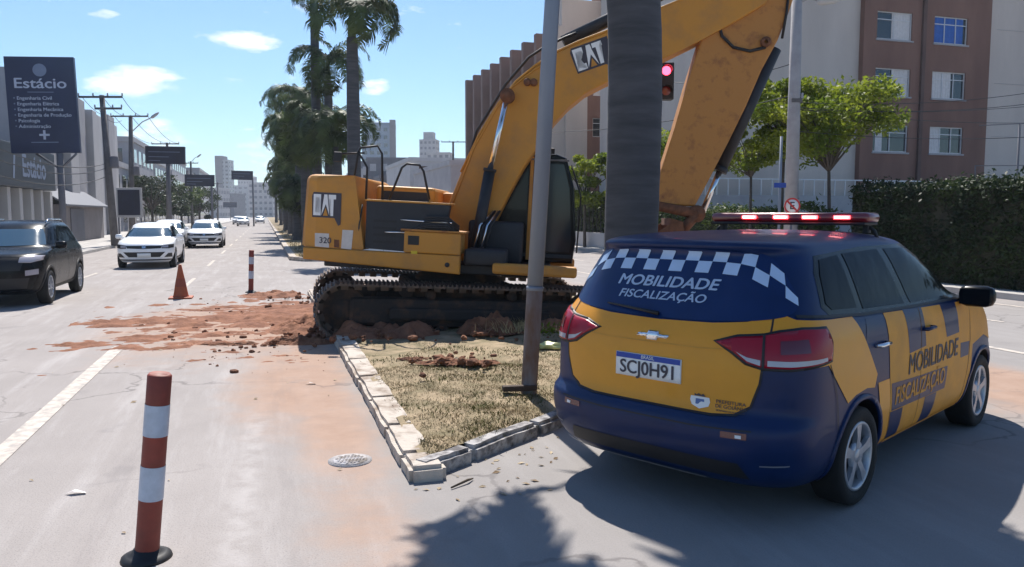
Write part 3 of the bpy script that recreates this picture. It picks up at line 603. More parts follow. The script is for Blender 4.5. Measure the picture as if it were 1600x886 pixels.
# ------------------------------------------------------------------ the excavator
def build_excavator():
    yel = mat('machine_yellow', (.56, .245, .030), .6, col2=(.38, .185, .055), scale=2.2, thresh=(.45, .75), coat=.05, bump=.06, bscale=9, detail=9)
    rusty = mat('worn_yellow', (.46, .20, .045), .65, col2=(.24, .09, .035), scale=5, thresh=(.52, .74), bump=.08, bscale=30)
    dark = mat('machine_dark_grey', (.022, .024, .030), .6, var=.3, scale=5)
    steel = mat('track_steel', (.11, .085, .07), .6, .35, col2=(.20, .12, .08), thresh=(.5, .7), scale=9, bump=.15, bscale=30)
    soilst = mat('track_soiled', (.030, .025, .023), .9, col2=(.11, .060, .038), scale=5, thresh=(.48, .72))
    rust = mat('rusty_iron', (.17, .07, .035), .85, var=.4, scale=12, bump=.2)
    M['polegreyc'] = mat('cab_grey_trim', (.12, .12, .13), .6)
    root = empty('excavator'); tag(root, 'yellow crawler excavator with raised boom, standing on the median in red soil', 'excavator')
    org = Vector((-.9, 12.7, -.07)); MX = Matrix.Translation(org) @ Matrix.Rotation(R(-3), 4, 'Z') @ Matrix.Rotation(R(3.0), 4, 'Y')
    root.matrix_world = MX; MI = MX.inverted()
    def ex(px, py, y):
        o = MI @ Vector((0, 0, CAM_H)); d = (MI.to_3x3() @ pix_dir(px, py)); t = (y - o.y) / d.y; p = o + d * t; return (p.x, p.z)
    # --- undercarriage
    U = Matrix.Rotation(R(17), 4, 'Z'); L, H, rr = 4.4, .80, .385
    def path(q):
        st = L - 2 * rr; arc = math.pi * rr; tot = 2 * st + 2 * arc; q = (q % 1) * tot
        if q < st: return Vector((-st / 2 + q, 0, H)), 0.0
        q -= st
        if q < arc: a = q / rr; return Vector((st / 2 + math.sin(a) * rr, 0, H - rr + math.cos(a) * rr + (0 if a < 1.57 else 0) * 1)), a
        q -= arc
        if q < st: return Vector((st / 2 - q, 0, H - 2 * rr)), math.pi
        q -= st; a = q / rr + math.pi; return Vector((-st / 2 + math.sin(a) * rr, 0, H - rr + math.cos(a) * rr)), a
    ns = 52
    for yc in (-1.10, 1.10):
        mb = MB()
        for k in range(ns):
            p, a = path(k / ns); T = U @ Matrix.Translation(p + Vector((0, yc, 0))) @ Matrix.Rotation(a, 4, 'Y')
            mb.box(-.088, .088, -.28, .28, -.03, .0, T)
            for gx in (-.06, 0, .06): mb.box(gx - .010, gx + .010, -.28, .28, .0, .028, T)
            mb.box(-.05, .05, -.09, .09, -.10, -.03, T)
        tr = mb.build('track', steel, root)
        mb = MB(); mb.box(-1.75, 1.75, yc - .17, yc + .17, .20, .60, U, bev=.06); mb.box(-1.2, 1.2, yc - .24, yc + .24, .30, .48, U, bev=.04); mb.build('track_frame', soilst, tr)
        for cx, sp in ((-1.815, True), (1.815, False)):
            mb = MB(); T = U @ Matrix.Translation((cx, yc, H - rr)) @ Matrix.Rotation(R(90), 4, 'X')
            mb.lathe([(0, -.12), (.16, -.13), (.17, -.08), (rr - .09, -.07), (rr - .05, -.06), (rr - .05, .06), (rr - .09, .07), (.17, .08), (.16, .13), (0, .12)], 28, T); mb.build('sprocket' if sp else 'idler', soilst, tr)
        for k in range(7):
            mb = MB(); T = U @ Matrix.Translation((-1.3 + k * .435, yc, .16)) @ Matrix.Rotation(R(90), 4, 'X'); mb.lathe([(0, -.2), (.09, -.2), (.09, .2), (0, .2)], 16, T); mb.build('roller', soilst, tr)
        for k in (-.6, .6):
            mb = MB(); T = U @ Matrix.Translation((k, yc, .66)) @ Matrix.Rotation(R(90), 4, 'X'); mb.lathe([(0, -.12), (.07, -.12), (.07, .12), (0, .12)], 16, T); mb.build('roller', soilst, tr)
    mb = MB(); mb.box(-.85, .85, -.95, .95, .42, .78, U, bev=.08); mb.build('car_body', soilst, root)
    mb = MB(); mb.lathe([(0, .76), (.68, .76), (.68, .84), (.62, .86), (.62, .97), (0, .97)], 40); mb.build('swing_ring', soilst, root)
    # --- upper frame and skirts
    mb = MB(); mb.box(-1.9, 1.45, -.95, .95, .96, 1.10, bev=.02); mb.build('upper_frame', dark, root)
    mb = MB(); mb.smooth = False
    sk = [(-2.12, 1.07), (.16, .97), (.16, 1.24), (-2.12, 1.24)]
    mb.prism(sk, -1.27, -1.13, bev=.02); s1 = mb.build('lower_skirt', yel, root)
    mb = MB(); mb.box(.62, 1.84, -1.20, -1.02, 1.00, 1.16, bev=.04); mb.build('lower_skirt', yel, root); mb = MB(); mb.box(.62, 1.86, 1.02, 1.27, 1.00, 1.16, bev=.04); mb.build('lower_skirt', yel, root)
    mb = MB(); T = Matrix.Translation((-.02, -1.272, 1.10)) @ Matrix.Rotation(R(90), 4, 'X'); mb.lathe([(0, 0), (.035, 0), (.035, .006), (0, .006)], 14, T); mb.build('tow_hole', dark, s1)
    # --- counterweight: rounded block across the back
    def block(name, x0, x1, y0, y1, z0, z1, m, bev, par=root):
        mb = MB(); mb.smooth = True; mb.box(x0, x1, y0, y1, z0, z1, bev=bev); return mb.build(name, m, par)
    bm = bmesh.new(); outl = [(-1.38, -1.25), (-1.95, -1.25), (-2.12, -1.20), (-2.20, -1.05), (-2.28, -.5), (-2.30, 0), (-2.28, .5), (-2.20, 1.05), (-2.12, 1.20), (-1.95, 1.25), (-1.24, 1.25), (-1.24, -1.25)]
    mbc = MB(); Tz = Matrix(((1, 0, 0, 0), (0, 0, 1, 0), (0, -1, 0, 0), (0, 0, 0, 1)))   # prism (x, h, z) -> lay outline in x,y
    vs = [bm.verts.new((x, y, 1.245)) for x, y in outl[:-2]] ; vs += [bm.verts.new((-1.24, 1.25, 1.245)), bm.verts.new((-1.24, -1.25, 1.245))]
    f = bm.faces.new(vs); r_ = bmesh.ops.extrude_face_region(bm, geom=[f]); top = [e for e in r_['geom'] if isinstance(e, bmesh.types.BMVert)]
    for v in top:
        v.co.z = 2.30
        if v.co.x > -1.3: v.co.x = -1.42
        if v.co.x < -2: v.co.x += .05
    bmesh.ops.recalc_face_normals(bm, faces=bm.faces)
    ed = [e for e in bm.edges if all(v.co.z > 2.2 for v in e.verts)]; bmesh.ops.bevel(bm, geom=ed, offset=.10, segments=4, affect='EDGES', profile=.5)
    ed = [e for e in bm.edges if all(v.co.z < 1.3 for v in e.verts)]; bmesh.ops.bevel(bm, geom=ed, offset=.02, segments=2, affect='EDGES')
    me = bpy.data.meshes.new('counterweight'); bm.to_mesh(me); bm.free(); cw = link('counterweight', me, yel, root)
    # --- engine hood and grey side compartment
    hood = MB(); hood.box(-1.235, -.34, -.62, 1.18, 1.24, 2.20, bev=.05); hood.box(-.36, .20, .30, 1.18, 1.24, 2.16, bev=.05); hood.box(-1.235, -.2, -.98, -.55, 1.26, 1.93, bev=.02); hd = hood.build('engine_hood', yel, root)
    g = MB(); g.box(-1.15, -.42, -.63, -.625, 1.98, 2.12); g.build('hood_vent', dark, hd)
    sp = MB(); sp.prism([(-1.232, 1.95), (-1.232, 1.27), (-.50, 1.25), (-.05, 1.25), (-.05, 1.78), (-.03, 1.95)], -1.20, -1.0); spo = sp.build('side_compartment', dark, root)
    w = MB(); w.box(-1.25, -.02, -1.22, -.64, 1.952, 1.98, bev=.008); w.build('service_walkway', yel, root)
    # valves, hoses and rails on the open compartment
    h = MB()
    for k in range(6):
        y = -1.23 - .01 * (k % 2); z = 1.62 + .03 * k
        h.tube([(-.60 + .05 * k, y, z - .08), (-.35, y - .02, z), (-.05, y - .01, z + .01), (.12, y + .04, z - .12)], .018, 7)
    h.build('hose', dark, spo)
    h = MB(); h.tube([(-.72, -1.24, 1.71), (-.3, -1.25, 1.70), (.02, -1.24, 1.70)], .013, 6); h.tube([(-.95, -1.23, 1.52), (-.62, -1.24, 1.53)], .014, 6); h.build('hydraulic_pipe', M['chrome'], spo)
    tb = MB(); tb.box(-.66, .16, -1.26, -.72, 1.245, 1.555, bev=.02); tbo = tb.build('toolbox', yel, root)
    tb = MB(); tb.box(-.71, .22, -1.27, -.72, 1.557, 1.585, bev=.008); tb.build('toolbox_lid', rusty, tbo)
    tb = MB(); tb.box(-.60, -.44, -1.268, -1.26, 1.36, 1.49, bev=.003); tb.build('latch', M['black'], tbo)
    # --- handrails
    for pts in ([(548, 310), (560, 237), (563, 231), (590, 228), (597, 240), (598, 308)], [(572, 311), (574, 262), (560, 237)], [(608, 312), (628, 262), (636, 256), (656, 258), (662, 268), (671, 312)]):
        q = [ex(px, py, -1.18) for px, py in pts]; rl = MB(); rl.tube([(x, -1.18, z) for x, z in q], .017, 7); rl.build('handrail', M['black'], root)
    mr = MB(); p = ex(548, 238, -1.18); p2 = ex(533, 240, -1.18); mr.tube([(p[0] + .2, -1.18, p[1]), (p2[0], -1.18, p2[1])], .014, 6); mr.box(p2[0] - .10, p2[0] + .02, -1.22, -1.19, p2[1] - .12, p2[1] + .02, bev=.01); mr.build('mirror', M['black'], root)
    # --- stickers and the maker's mark on the counterweight
    st = MB(); P = lambda px, py, y=-1.2545: (lambda q: Vector((q[0], y, q[1])))(ex(px, py, y))
    def quad(name, pts, m, par, y=-1.2545): b = MB(); b.add([P(*q, y) for q in pts], [(0, 1, 2, 3)]); return b.build(name, m, par)
    stk = mat('sticker_white', (.62, .58, .55), .6)
    quad('sticker', [(492, 385), (492, 364), (514, 365), (514, 387)], stk, cw); quad('sticker', [(533, 388), (535, 359), (552, 360), (549, 390)], stk, cw); quad('sticker', [(522, 386), (522, 374), (530, 375), (530, 387)], rust, cw)
    b = MB(); Tt = frame(Vector(P(508, 376, -1.258)), (1, 0, 0), (0, -1, 0)); flat_text(b, text2d('320', .12, .02), Tt, .5); b.build('lettering', M['navytext'], cw)
    def logo(par, o, ux, size, y0, sx=.62):
        """bold three-letter mark with a triangle over a dark patch; o centre, ux direction of writing in local x,z"""
        T = frame(Vector((o[0], y0, o[1])), (ux[0], 0, ux[1]), (0, -1, 0)) @ Matrix.Diagonal((sx, 1, 1, 1)); s = size
        bk = [(-.68, -.36), (.45, -.36), (.66, -.60), (.78, -.55), (.78, .42), (-.64, .42), (-.72, .3)]
        b = MB(); b.add([T @ Vector((x * s, y * s, .001)) for x, y in bk], [tuple(range(7))]); bo = b.build('logo_patch', M['navytext'], par)
        C_ = [(-.63, -.30), (-.25, -.30), (-.25, -.13), (-.33, -.13), (-.33, -.20), (-.53, -.20), (-.53, .26), (-.33, .26), (-.33, .19), (-.25, .19), (-.25, .36), (-.63, .36)]
        A_ = [(-.22, -.30), (-.09, .36), (.07, .36), (.09, .26), (.09, .20), (.20, -.30), (0, .06)]
        T_ = [(.13, .36), (.13, .22), (.25, .22), (.25, -.30), (.39, -.30), (.39, .22), (.51, .22), (.51, .36)]
        b = MB()
        for q in (C_, A_, T_): 
            bm2 = bmesh.new(); vv = [bm2.verts.new(T @ Vector((x * s, y * s, .004))) for x, y in q]; bm2.faces.new(vv); bmesh.ops.triangulate(bm2, faces=bm2.faces, quad_method='BEAUTY', ngon_method='EAR_CLIP'); bm2.verts.index_update()
            b.add([v.co.copy() for v in bm2.verts], [[v.index for v in f.verts] for f in bm2.faces]); bm2.free()
        b.build('lettering', M['white'], bo)
        b = MB(); b.add([T @ Vector((x * s, y * s, .006)) for x, y in [(-.13, -.30), (.12, -.30), (0, -.05)]], [(0, 1, 2)]); b.build('triangle', yel, bo)
    logo(cw, ex(509, 322, -1.26), (1, 0), .46, -1.256)
    # --- cab on the far side of the boom
    cabp = [(.50, 1.12), (1.80, 1.12), (1.84, 1.5), (1.76, 2.35), (1.62, 2.80), (1.45, 2.86), (.62, 2.86), (.46, 2.78), (.42, 2.2)]
    mb = MB(); mb.prism(cabp, .30, 1.24, bev=.03); cab = mb.build('cab', M['gloss_black'], root)
    M['glassblue_dark'] = glass('cab_side_glass', (.012, .02, .03), .06, sp=.45, co=.05)
    for nm, pts in (('window', [(.58, 1.95), (1.02, 1.95), (1.02, 2.70), (.60, 2.70)]), ('window', [(1.12, 1.30), (1.74, 1.30), (1.76, 1.5), (1.69, 2.32), (1.58, 2.70), (1.12, 2.70)])):
        b = MB(); b.add([Vector((x, .288, z)) for x, z in pts], [tuple(range(len(pts)))]); b.build(nm, M['cabglass'] if pts[0][0] < 1 else M['glassblue_dark'], cab)
    for xs in ((.56, 1.04), (1.09, 1.78)):
        b = MB(); b.box(xs[0], xs[1], .275, .287, 1.20, 1.26, bev=.003); b.build('window_frame', dark, cab)
    b = MB(); b.box(1.045, 1.10, .27, .29, 1.15, 2.80, bev=.005); b.build('pillar', yel, cab)
    b = MB(); b.box(.50, 1.66, .265, .29, 2.745, 2.775, bev=.003); b.build('rain_gutter', M['polegreyc'], cab)
    b = MB(); b.add([Vector(v) for v in ((1.825, .40, 1.3), (1.845, 1.15, 1.3), (1.78, 1.15, 2.36), (1.775, .40, 2.36))], [(0, 1, 2, 3)]); b.build('windscreen', M['cabglass'], cab)
    b = MB(); b.tube([(1.86, .3, 1.3), (1.88, .28, 2.2), (1.7, .3, 2.7)], .014, 6); b.build('grab_rail', M['black'], cab)
    b = MB(); b.box(1.3, 1.42, .45, .6, 2.87, 2.96, bev=.01); b.build('work_lamp', M['black'], cab)
    block('hydraulic_bay', .16, 1.0, -.35, .28, 1.10, 1.75, dark, .05); block('front_deck', .2, .80, -1.15, -.36, 1.10, 1.34, dark, .04)
    # --- boom
    def slab(name, pts, y0, y1, m, par, bev=.03):
        b = MB(); b.smooth = False; ym = (y0 + y1) / 2; b.prism([ex(px, py, y0) for px, py in pts], y0, y1, bev=bev); return b.build(name, m, par)
    top = [(684, 372), (694, 335), (720, 270), (748, 212), (778, 163), (806, 128), (836, 103), (868, 82), (905, 65), (945, 50), (1000, 26), (1060, 2), (1120, -24), (1178, -52), (1205, -48)]
    bot = [(1214, -20), (1196, 6), (1150, 34), (1097, 62), (1060, 80), (1028, 96), (985, 113), (950, 128), (915, 146), (888, 168), (866, 192), (842, 226), (818, 262), (796, 302), (772, 350), (752, 392), (722, 408), (694, 400)]
    boom = slab('boom', top + bot, -.29, .25, yel, root)
    # weld flange along the upper edge
    b = MB(); q = [ex(px, py - 1, -.29) for px, py in top[2:]]; b.tube([(x, -.285, z) for x, z in q], .018, 6); b.tube([(x, .245, z) for x, z in q], .018, 6); b.build('boom_flange', yel, boom)
    logo(boom, ex(924, 88, -.30), ((lambda a, c: ((c[0] - a[0]), (c[1] - a[1])))(ex(900, 98, -.3), ex(945, 82, -.3))), .50, -.292, .80)
    def rod(name, a, c, ya, yc, r1, m, par, n=16):
        pa, pc = ex(*a, ya), ex(*c, yc); b = MB(); b.tube([(pa[0], ya, pa[1]), (pc[0], yc, pc[1])], r1, n); return b.build(name, m, par)
    for y in (-.50, .46):
        dx = 0 if y < 0 else 0
        pa = ex(793, 150, -.5); pm = ex(765, 268, -.5); pb = ex(738, 412, -.5)
        b = MB(); b.tube([(pm[0], y, pm[1]), (pb[0], y, pb[1])], .085, 18); b.tube([(pm[0] + (pm[0] - pb[0]) * .03, y, pm[1] + (pm[1] - pb[1]) * .03), (pm[0], y, pm[1])], .10, 18); cy = b.build('boom_cylinder', dark, root)
        b = MB(); b.tube([(pa[0], y, pa[1]), (pm[0], y, pm[1])], .045, 14); b.build('piston_rod', M['chrome'], cy)
        b = MB(); T = Matrix.Translation((pa[0], y, pa[1])) @ Matrix.Rotation(R(90), 4, 'X'); b.lathe([(0, -.07), (.11, -.07), (.11, .07), (0, .07)], 18, T); b.build('cylinder_eye', rust, cy)
    b = MB(); pa = ex(793, 150, -.5); T = Matrix.Translation((pa[0], 0, pa[1])) @ Matrix.Rotation(R(90), 4, 'X'); b.lathe([(0, -.60), (.07, -.60), (.07, .60), (0, .60)], 16, T); b.build('boom_pin', rust, boom)
    b = MB(); pa = ex(828, 129, -.3)
    for dx in (-.04, .06): T = Matrix.Translation((pa[0] + dx, -.29, pa[1])) @ Matrix.Rotation(R(90), 4, 'X'); b.lathe([(0, 0), (.055, 0), (.055, .08), (.03, .10), (0, .10)], 14, T)
    b.build('hose_fitting', rust, boom)
    # arm cylinder lying on the boom, and hoses
    def along(name, pts, y, r1, m, par, n=10): b = MB(); b.tube([(ex(px, py, y)[0], y, ex(px, py, y)[1]) for px, py in pts], r1, n); return b.build(name, m, par)
    ac = along('arm_cylinder', [(880, 66), (1075, -30)], 0, .10, dark, root, 16); along('piston_rod', [(1075, -30), (1150, -92)], 0, .045, M['chrome'], ac)
    for y in (-.15, .13): along('hose', [(716, 300), (745, 205), (790, 132), (826, 90), (850, 74), (884, 58), (900, 52)], y, .022, M['black'], boom, 7)
    along('hydraulic_pipe', [(697, 345), (740, 232), (775, 170), (800, 136), (836, 108), (868, 88)], -.30, .016, yel, boom, 7)
    # --- arm (stick)
    arm = [(1180, -128), (1215, -120), (1250, -60), (1246, -20), (1232, 20), (1216, 62), (1190, 110), (1166, 166), (1138, 222), (1106, 284), (1086, 322), (1020, 320), (1016, 306), (1034, 262), (1054, 200), (1074, 130), (1096, 60), (1116, 10), (1140, -50)]
    stick = slab('arm', arm, -.23, .19, rusty, root)
    along('hose', [(1128, -14), (1122, 30), (1128, 56), (1146, 74), (1172, 80), (1196, 74)], -.25, .024, M['black'], stick, 8)
    along('hose', [(1222, 60), (1229, 20), (1234, -30)], -.25, .020, M['black'], stick, 8)
    b = MB(); pa = ex(1196, 66, -.25); T = Matrix.Translation((pa[0], -.23, pa[1])) @ Matrix.Rotation(R(90), 4, 'X'); b.lathe([(.03, 0), (.075, 0), (.075, .07), (.03, .07)], 18, T); b.build('arm_pin', rust, stick)
    b = MB(); p1, p2, p3 = ex(1209, 76, 0), ex(1124, 268, 0), ex(1098, 330, 0)
    b.tube([(p1[0], 0, p1[1]), (p2[0], 0, p2[1])], [.115, .095], 18); b.tube([(p2[0] + .03, 0, p2[1] + .07), (p2[0], 0, p2[1])], .115, 18); bc = b.build('bucket_cylinder', dark, root)
    b = MB(); b.tube([(p2[0], 0, p2[1]), (p3[0], 0, p3[1])], .048, 14); b.build('piston_rod', M['chrome'], bc)
    # linkage and bucket
    b = MB()
    for y in (-.24, .20):
        a1, a2, a3 = ex(1028, 322, y), ex(1088, 334, y), ex(1062, 366, y)
        b.tube([(a1[0], y, a1[1]), (a2[0], y, a2[1])], [.075, .085], 10); b.tube([(a2[0], y, a2[1]), (a3[0], y, a3[1])], [.085, .075], 10)
        T = Matrix.Translation((a2[0], y, a2[1])) @ Matrix.Rotation(R(90), 4, 'X'); b.lathe([(.05, -.07), (.13, -.07), (.13, .07), (.05, .07)], 18, T)
    a2 = ex(1088, 334, 0); T = Matrix.Translation((a2[0], 0, a2[1])) @ Matrix.Rotation(R(90), 4, 'X'); b.lathe([(0, -.32), (.05, -.32), (.05, .32), (0, .32)], 14, T)
    b.build('bucket_link', rust, root)
    o = ex(1040, 345, 0); Bp = [(0, .05), (.25, 0), (.30, -.3), (.18, -.75), (-.15, -1.0), (-.60, -.95), (-.95, -.62), (-.90, -.58), (-.55, -.85), (-.15, -.88), (.08, -.68), (.18, -.3), (.0, -.08)]
    b = MB(); b.prism([(o[0] + x, o[1] + z) for x, z in [(a * .72, c * .8) for a, c in Bp]], -.55, .50)
    cheek = [(o[0] + x, o[1] + z) for x, z in [(a * .72, c * .8) for a, c in [(0, -.05), (.25, 0), (.30, -.3), (.18, -.75), (-.15, -1.0), (-.60, -.95), (-.95, -.62), (-.45, -.35)]]]
    b.prism(cheek, -.575, -.552); b.prism(cheek, .502, .525)
    for k in range(5): yy = -.5 + k * .24; b.prism([(o[0] - .66, o[1] - .53), (o[0] - .80, o[1] - .40), (o[0] - .64, o[1] - .43)], yy, yy + .08)
    b.build('bucket', rust, root)
    b = MB()
    for k in range(7):
        for z in (1.30, 1.88): b.box(-1.15 + k * .155 - .012, -1.15 + k * .155 + .012, -1.208, -1.199, z - .012, z + .012)
    b.build('bolt_row', dark, spo)
    for k, z in enumerate((1.36, 1.46, 1.56, 1.66)):
        b = MB(); b.box(-1.12, -.78, -1.206, -1.199, z, z + .035); b.build('vent_slat', M['black'], spo)
    quad('warning_sticker', [(642, 402), (642, 392), (652, 392), (652, 402)], mat('warning_yellow', (.7, .5, .03), .6), tbo, -1.265)
    b = MB(); q = ex(560, 352, -1.21); b.tube([(q[0] - .0, -1.21, 1.30), (q[0] + .02, -1.25, 1.6), (q[0] + .05, -1.21, 1.9)], .012, 6); b.build('door_handle', M['black'], spo)
    for k in range(4):
        y = -.36 + .05 * k; b = MB(); p0_, p1_, p2_ = ex(742 + 6 * k, 392, y), ex(752 + 6 * k, 352, y), ex(770 + 4 * k, 330, y); b.tube([(p0_[0], -.62 - .02 * k, p0_[1]), (p1_[0], -.60, p1_[1]), (p2_[0], -.34, p2_[1])], .018, 7); b.build('hose', M['black'] if k % 2 else M['chrome'], root)
    return root
excavator = build_excavator()
# ------------------------------------------------------------------ ground, road, median
def mesh_from(name, V, Fc, m, parent=None, smooth=False):
    me = bpy.data.meshes.new(name); me.from_pydata([tuple(v) for v in V], [], [list(f) for f in Fc]); me.update()
    if smooth: me.polygons.foreach_set('use_smooth', [True] * len(me.polygons))
    return link(name, me, m, parent)
def quad_st(name, s0, s1, t0, t1, z, m): return mesh_from(name, [rd(s0, t0, z), rd(s1, t0, z), rd(s1, t1, z), rd(s0, t1, z)], [(0, 1, 2, 3)], m)
def road_material():
    m, nt, b = new_mat('road_surface'); L = nt.links.new; N = nt.nodes.new
    def mt(op, a, c=None, d=None):
        n = N('ShaderNodeMath'); n.operation = op
        for i, v in enumerate((a, c, d)):
            if v is None: continue
            if isinstance(v, (int, float)): n.inputs[i].default_value = v
            else: L(v, n.inputs[i])
        return n.outputs[0]
    tcn = N('ShaderNodeTexCoord'); P = tcn.outputs['Object']
    def dot(vec):
        n = N('ShaderNodeVectorMath'); n.operation = 'DOT_PRODUCT'; L(P, n.inputs[0]); n.inputs[1].default_value = vec; return n.outputs['Value']
    s, t = dot(tuple(NR)), dot(tuple(ROAD))
    def noise(sc, det=5, rough=.6, stretch=None):
        n = N('ShaderNodeTexNoise'); n.inputs['Scale'].default_value = sc; n.inputs['Detail'].default_value = det; n.inputs['Roughness'].default_value = rough
        if stretch:
            c = N('ShaderNodeCombineXYZ'); L(mt('MULTIPLY', s, stretch[0]), c.inputs[0]); L(mt('MULTIPLY', t, stretch[1]), c.inputs[1]); L(c.outputs[0], n.inputs['Vector'])
        else: L(P, n.inputs['Vector'])
        return n.outputs[0]
    def mix(f, a, c):
        n = N('ShaderNodeMix'); n.data_type = 'RGBA'
        if isinstance(f, (int, float)): n.inputs[0].default_value = f
        else: L(f, n.inputs[0])
        for i, v in ((6, a), (7, c)):
            if isinstance(v, tuple): n.inputs[i].default_value = (*v, 1)
            else: L(v, n.inputs[i])
        return n.outputs[2]
    def sm(v, lo, hi):
        n = N('ShaderNodeMapRange'); n.interpolation_type = 'SMOOTHSTEP'; L(v, n.inputs[0]); n.inputs[1].default_value = lo; n.inputs[2].default_value = hi; return n.outputs[0]
    def gauss(v, c, w): return mt('POWER', 2.718, mt('MULTIPLY', mt('POWER', mt('ABSOLUTE', mt('DIVIDE', mt('SUBTRACT', v, c), w)), 2.0), -1.0))
    base = mix(noise(.7, 6), (.268, .243, .230), (.395, .36, .342))
    base = mix(mt('MULTIPLY', sm(noise(2.2, 7, .7, (1.6, .18)), .45, .75), .55), base, (.48, .45, .44))       # worn streaks along the lanes
    base = mix(mt('MULTIPLY', sm(noise(110, 2), .52, .68), .5), base, (.16, .155, .16))                       # grit
    # the smoother, greyer crossing right of the kerb line, darkened more to deepen its shadows
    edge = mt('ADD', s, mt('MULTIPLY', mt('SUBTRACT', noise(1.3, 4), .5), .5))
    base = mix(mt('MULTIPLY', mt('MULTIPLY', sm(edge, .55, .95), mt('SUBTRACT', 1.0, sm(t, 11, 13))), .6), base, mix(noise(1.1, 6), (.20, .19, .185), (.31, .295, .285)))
    # paler wheel track in the lane
    base = mix(mt('MULTIPLY', mt('MULTIPLY', gauss(mt('ADD', s, mt('MULTIPLY', t, -.03)), -.32, .10), sm(noise(5, 4), .35, .65)), mt('MULTIPLY', mt('SUBTRACT', 1.0, sm(t, 7, 9)), .35)), base, (.55, .52, .51))
    # red soil trodden and washed over the asphalt
    n1 = noise(.9, 8, .65); n2 = noise(3.2, 6, .7); nn = mt('ADD', mt('MULTIPLY', n1, .6), mt('MULTIPLY', n2, .4))
    gut = mt('MULTIPLY', mt('MULTIPLY', gauss(s, .50, .48), mt('SUBTRACT', 1.0, sm(t, 14, 18))), mt('ADD', .72, mt('MULTIPLY', sm(t, 4.5, 7.5), .28)))
    around = mt('MULTIPLY', mt('MULTIPLY', gauss(s, -.4, 2.3), gauss(t, 13.4, 4.0)), 1.1)
    band = mt('MULTIPLY', gauss(s, .2, .75), gauss(t, 8.8, 3.2))
    right = mt('MULTIPLY', mt('ADD', gauss(s, 7.3, .8), mt('MULTIPLY', gauss(s, 6.6, 1.8), .45)), gauss(t, 6, 14))
    w = mt('MAXIMUM', mt('MAXIMUM', gut, around), mt('MAXIMUM', band, right))
    soil = sm(mt('ADD', mt('MULTIPLY', w, .55), mt('MULTIPLY', nn, .75)), .56, .92)
    base = mix(mt('MULTIPLY', soil, .85), base, mix(n2, (.27, .155, .10), (.47, .335, .26)))
    # old repairs, cracks, drips of oil
    vo = N('ShaderNodeTexVoronoi'); vo.feature = 'DISTANCE_TO_EDGE'; vo.inputs['Scale'].default_value = .42; wv = N('ShaderNodeVectorMath'); wv.operation = 'ADD'; nv = N('ShaderNodeTexNoise'); nv.inputs['Scale'].default_value = 1.7; nv.inputs['Detail'].default_value = 5; L(P, nv.inputs['Vector']); L(P, wv.inputs[0]); L(nv.outputs['Color'], wv.inputs[1]); L(wv.outputs[0], vo.inputs['Vector'])
    crack = mt('MULTIPLY', mt('SUBTRACT', 1.0, sm(vo.outputs['Distance'], .002, .014)), sm(noise(.35, 3), .46, .6))
    base = mix(mt('MULTIPLY', crack, .5), base, (.10, .09, .09))
    base = mix(mt('MULTIPLY', sm(noise(1.6, 3, .5), .64, .72), .22), base, (.17, .16, .165))
    base = mix(mt('MULTIPLY', sm(noise(7, 6, .75), .62, .78), .30), base, (.20, .18, .17))
    tyre = mt('MULTIPLY', mt('ADD', gauss(s, -.95, .16), mt('ADD', gauss(s, .12, .13), gauss(s, -3.1, .2))), sm(noise(3, 5, .7, (3, .35)), .42, .7))
    base = mix(mt('MULTIPLY', tyre, .28), base, (.20, .18, .175))
    L(base, b.inputs['Base Color']); b.inputs['Roughness'].default_value = .92; b.inputs['Specular IOR Level'].default_value = .12
    # cracks and grain in relief
    bp = N('ShaderNodeBump'); bp.inputs['Strength'].default_value = .35; bp.inputs['Distance'].default_value = .01; L(mt('ADD', noise(60, 4), mt('MULTIPLY', noise(6, 4), .6)), bp.inputs['Height']); L(bp.outputs[0], b.inputs['Normal'])
    return m
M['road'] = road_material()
M['dryground'] = mat('dry_ground', (.30, .22, .14), .95, var=.3, scale=.6, bump=.3, bscale=12)
mesh_from('ground', [(-3000, -400, -.06), (3000, -400, -.06), (3000, 5000, -.06), (-3000, 5000, -.06)], [(0, 1, 2, 3)], M['dryground'])['kind'] = 'structure'
g_ = 24; V = []; Fc = []
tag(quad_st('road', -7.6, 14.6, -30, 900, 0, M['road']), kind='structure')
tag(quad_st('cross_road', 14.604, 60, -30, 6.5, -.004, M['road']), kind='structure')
M['paving'] = mat('paving', (.42, .40, .38), .9, var=.18, scale=1.5, bump=.3, bscale=30)
def kerbed(name, s0, s1, t0, t1, z=.13):
    mb = MB(); V = [rd(s, t, zz) for zz in (-.05, z) for t in (t0, t1) for s in (s0, s1)]
    mb.add(V, [(0, 2, 3, 1), (4, 5, 7, 6), (0, 1, 5, 4), (2, 6, 7, 3), (0, 4, 6, 2), (1, 3, 7, 5)]); return tag(mb.build(name, M['paving']), kind='structure')
kerbed('pavement_left', -40, -7.6, -30, 880); kerbed('pavement_right', 14.6, 60, 7, 880)
# markings
M['marking'] = mat('road_paint', (.58, .51, .44), .85, col2=(.36, .325, .30), scale=9, thresh=(.40, .62), bump=.1)
mb = MB()
def mark(s0, s1, t0, t1, z=.005): mb.add([rd(s0, t0, z), rd(s1, t0, z), rd(s1, t1, z), rd(s0, t1, z)], [(0, 1, 2, 3)])
mark(-1.97, -1.81, 2, 11.6)
for k in range(16): mark(-1.95, -1.85, 20 + k * 9, 23.5 + k * 9)
for k in range(20): mark(-4.9, -4.8, 14 + k * 9, 17.5 + k * 9)
mark(9.05, 9.17, -10, 26); mark(13.6, 13.72, 8, 60)
for k in range(14): mark(11.4, 11.5, 10 + k * 9, 13 + k * 9)
tag(mb.build('lane_markings', M['marking']), kind='structure')

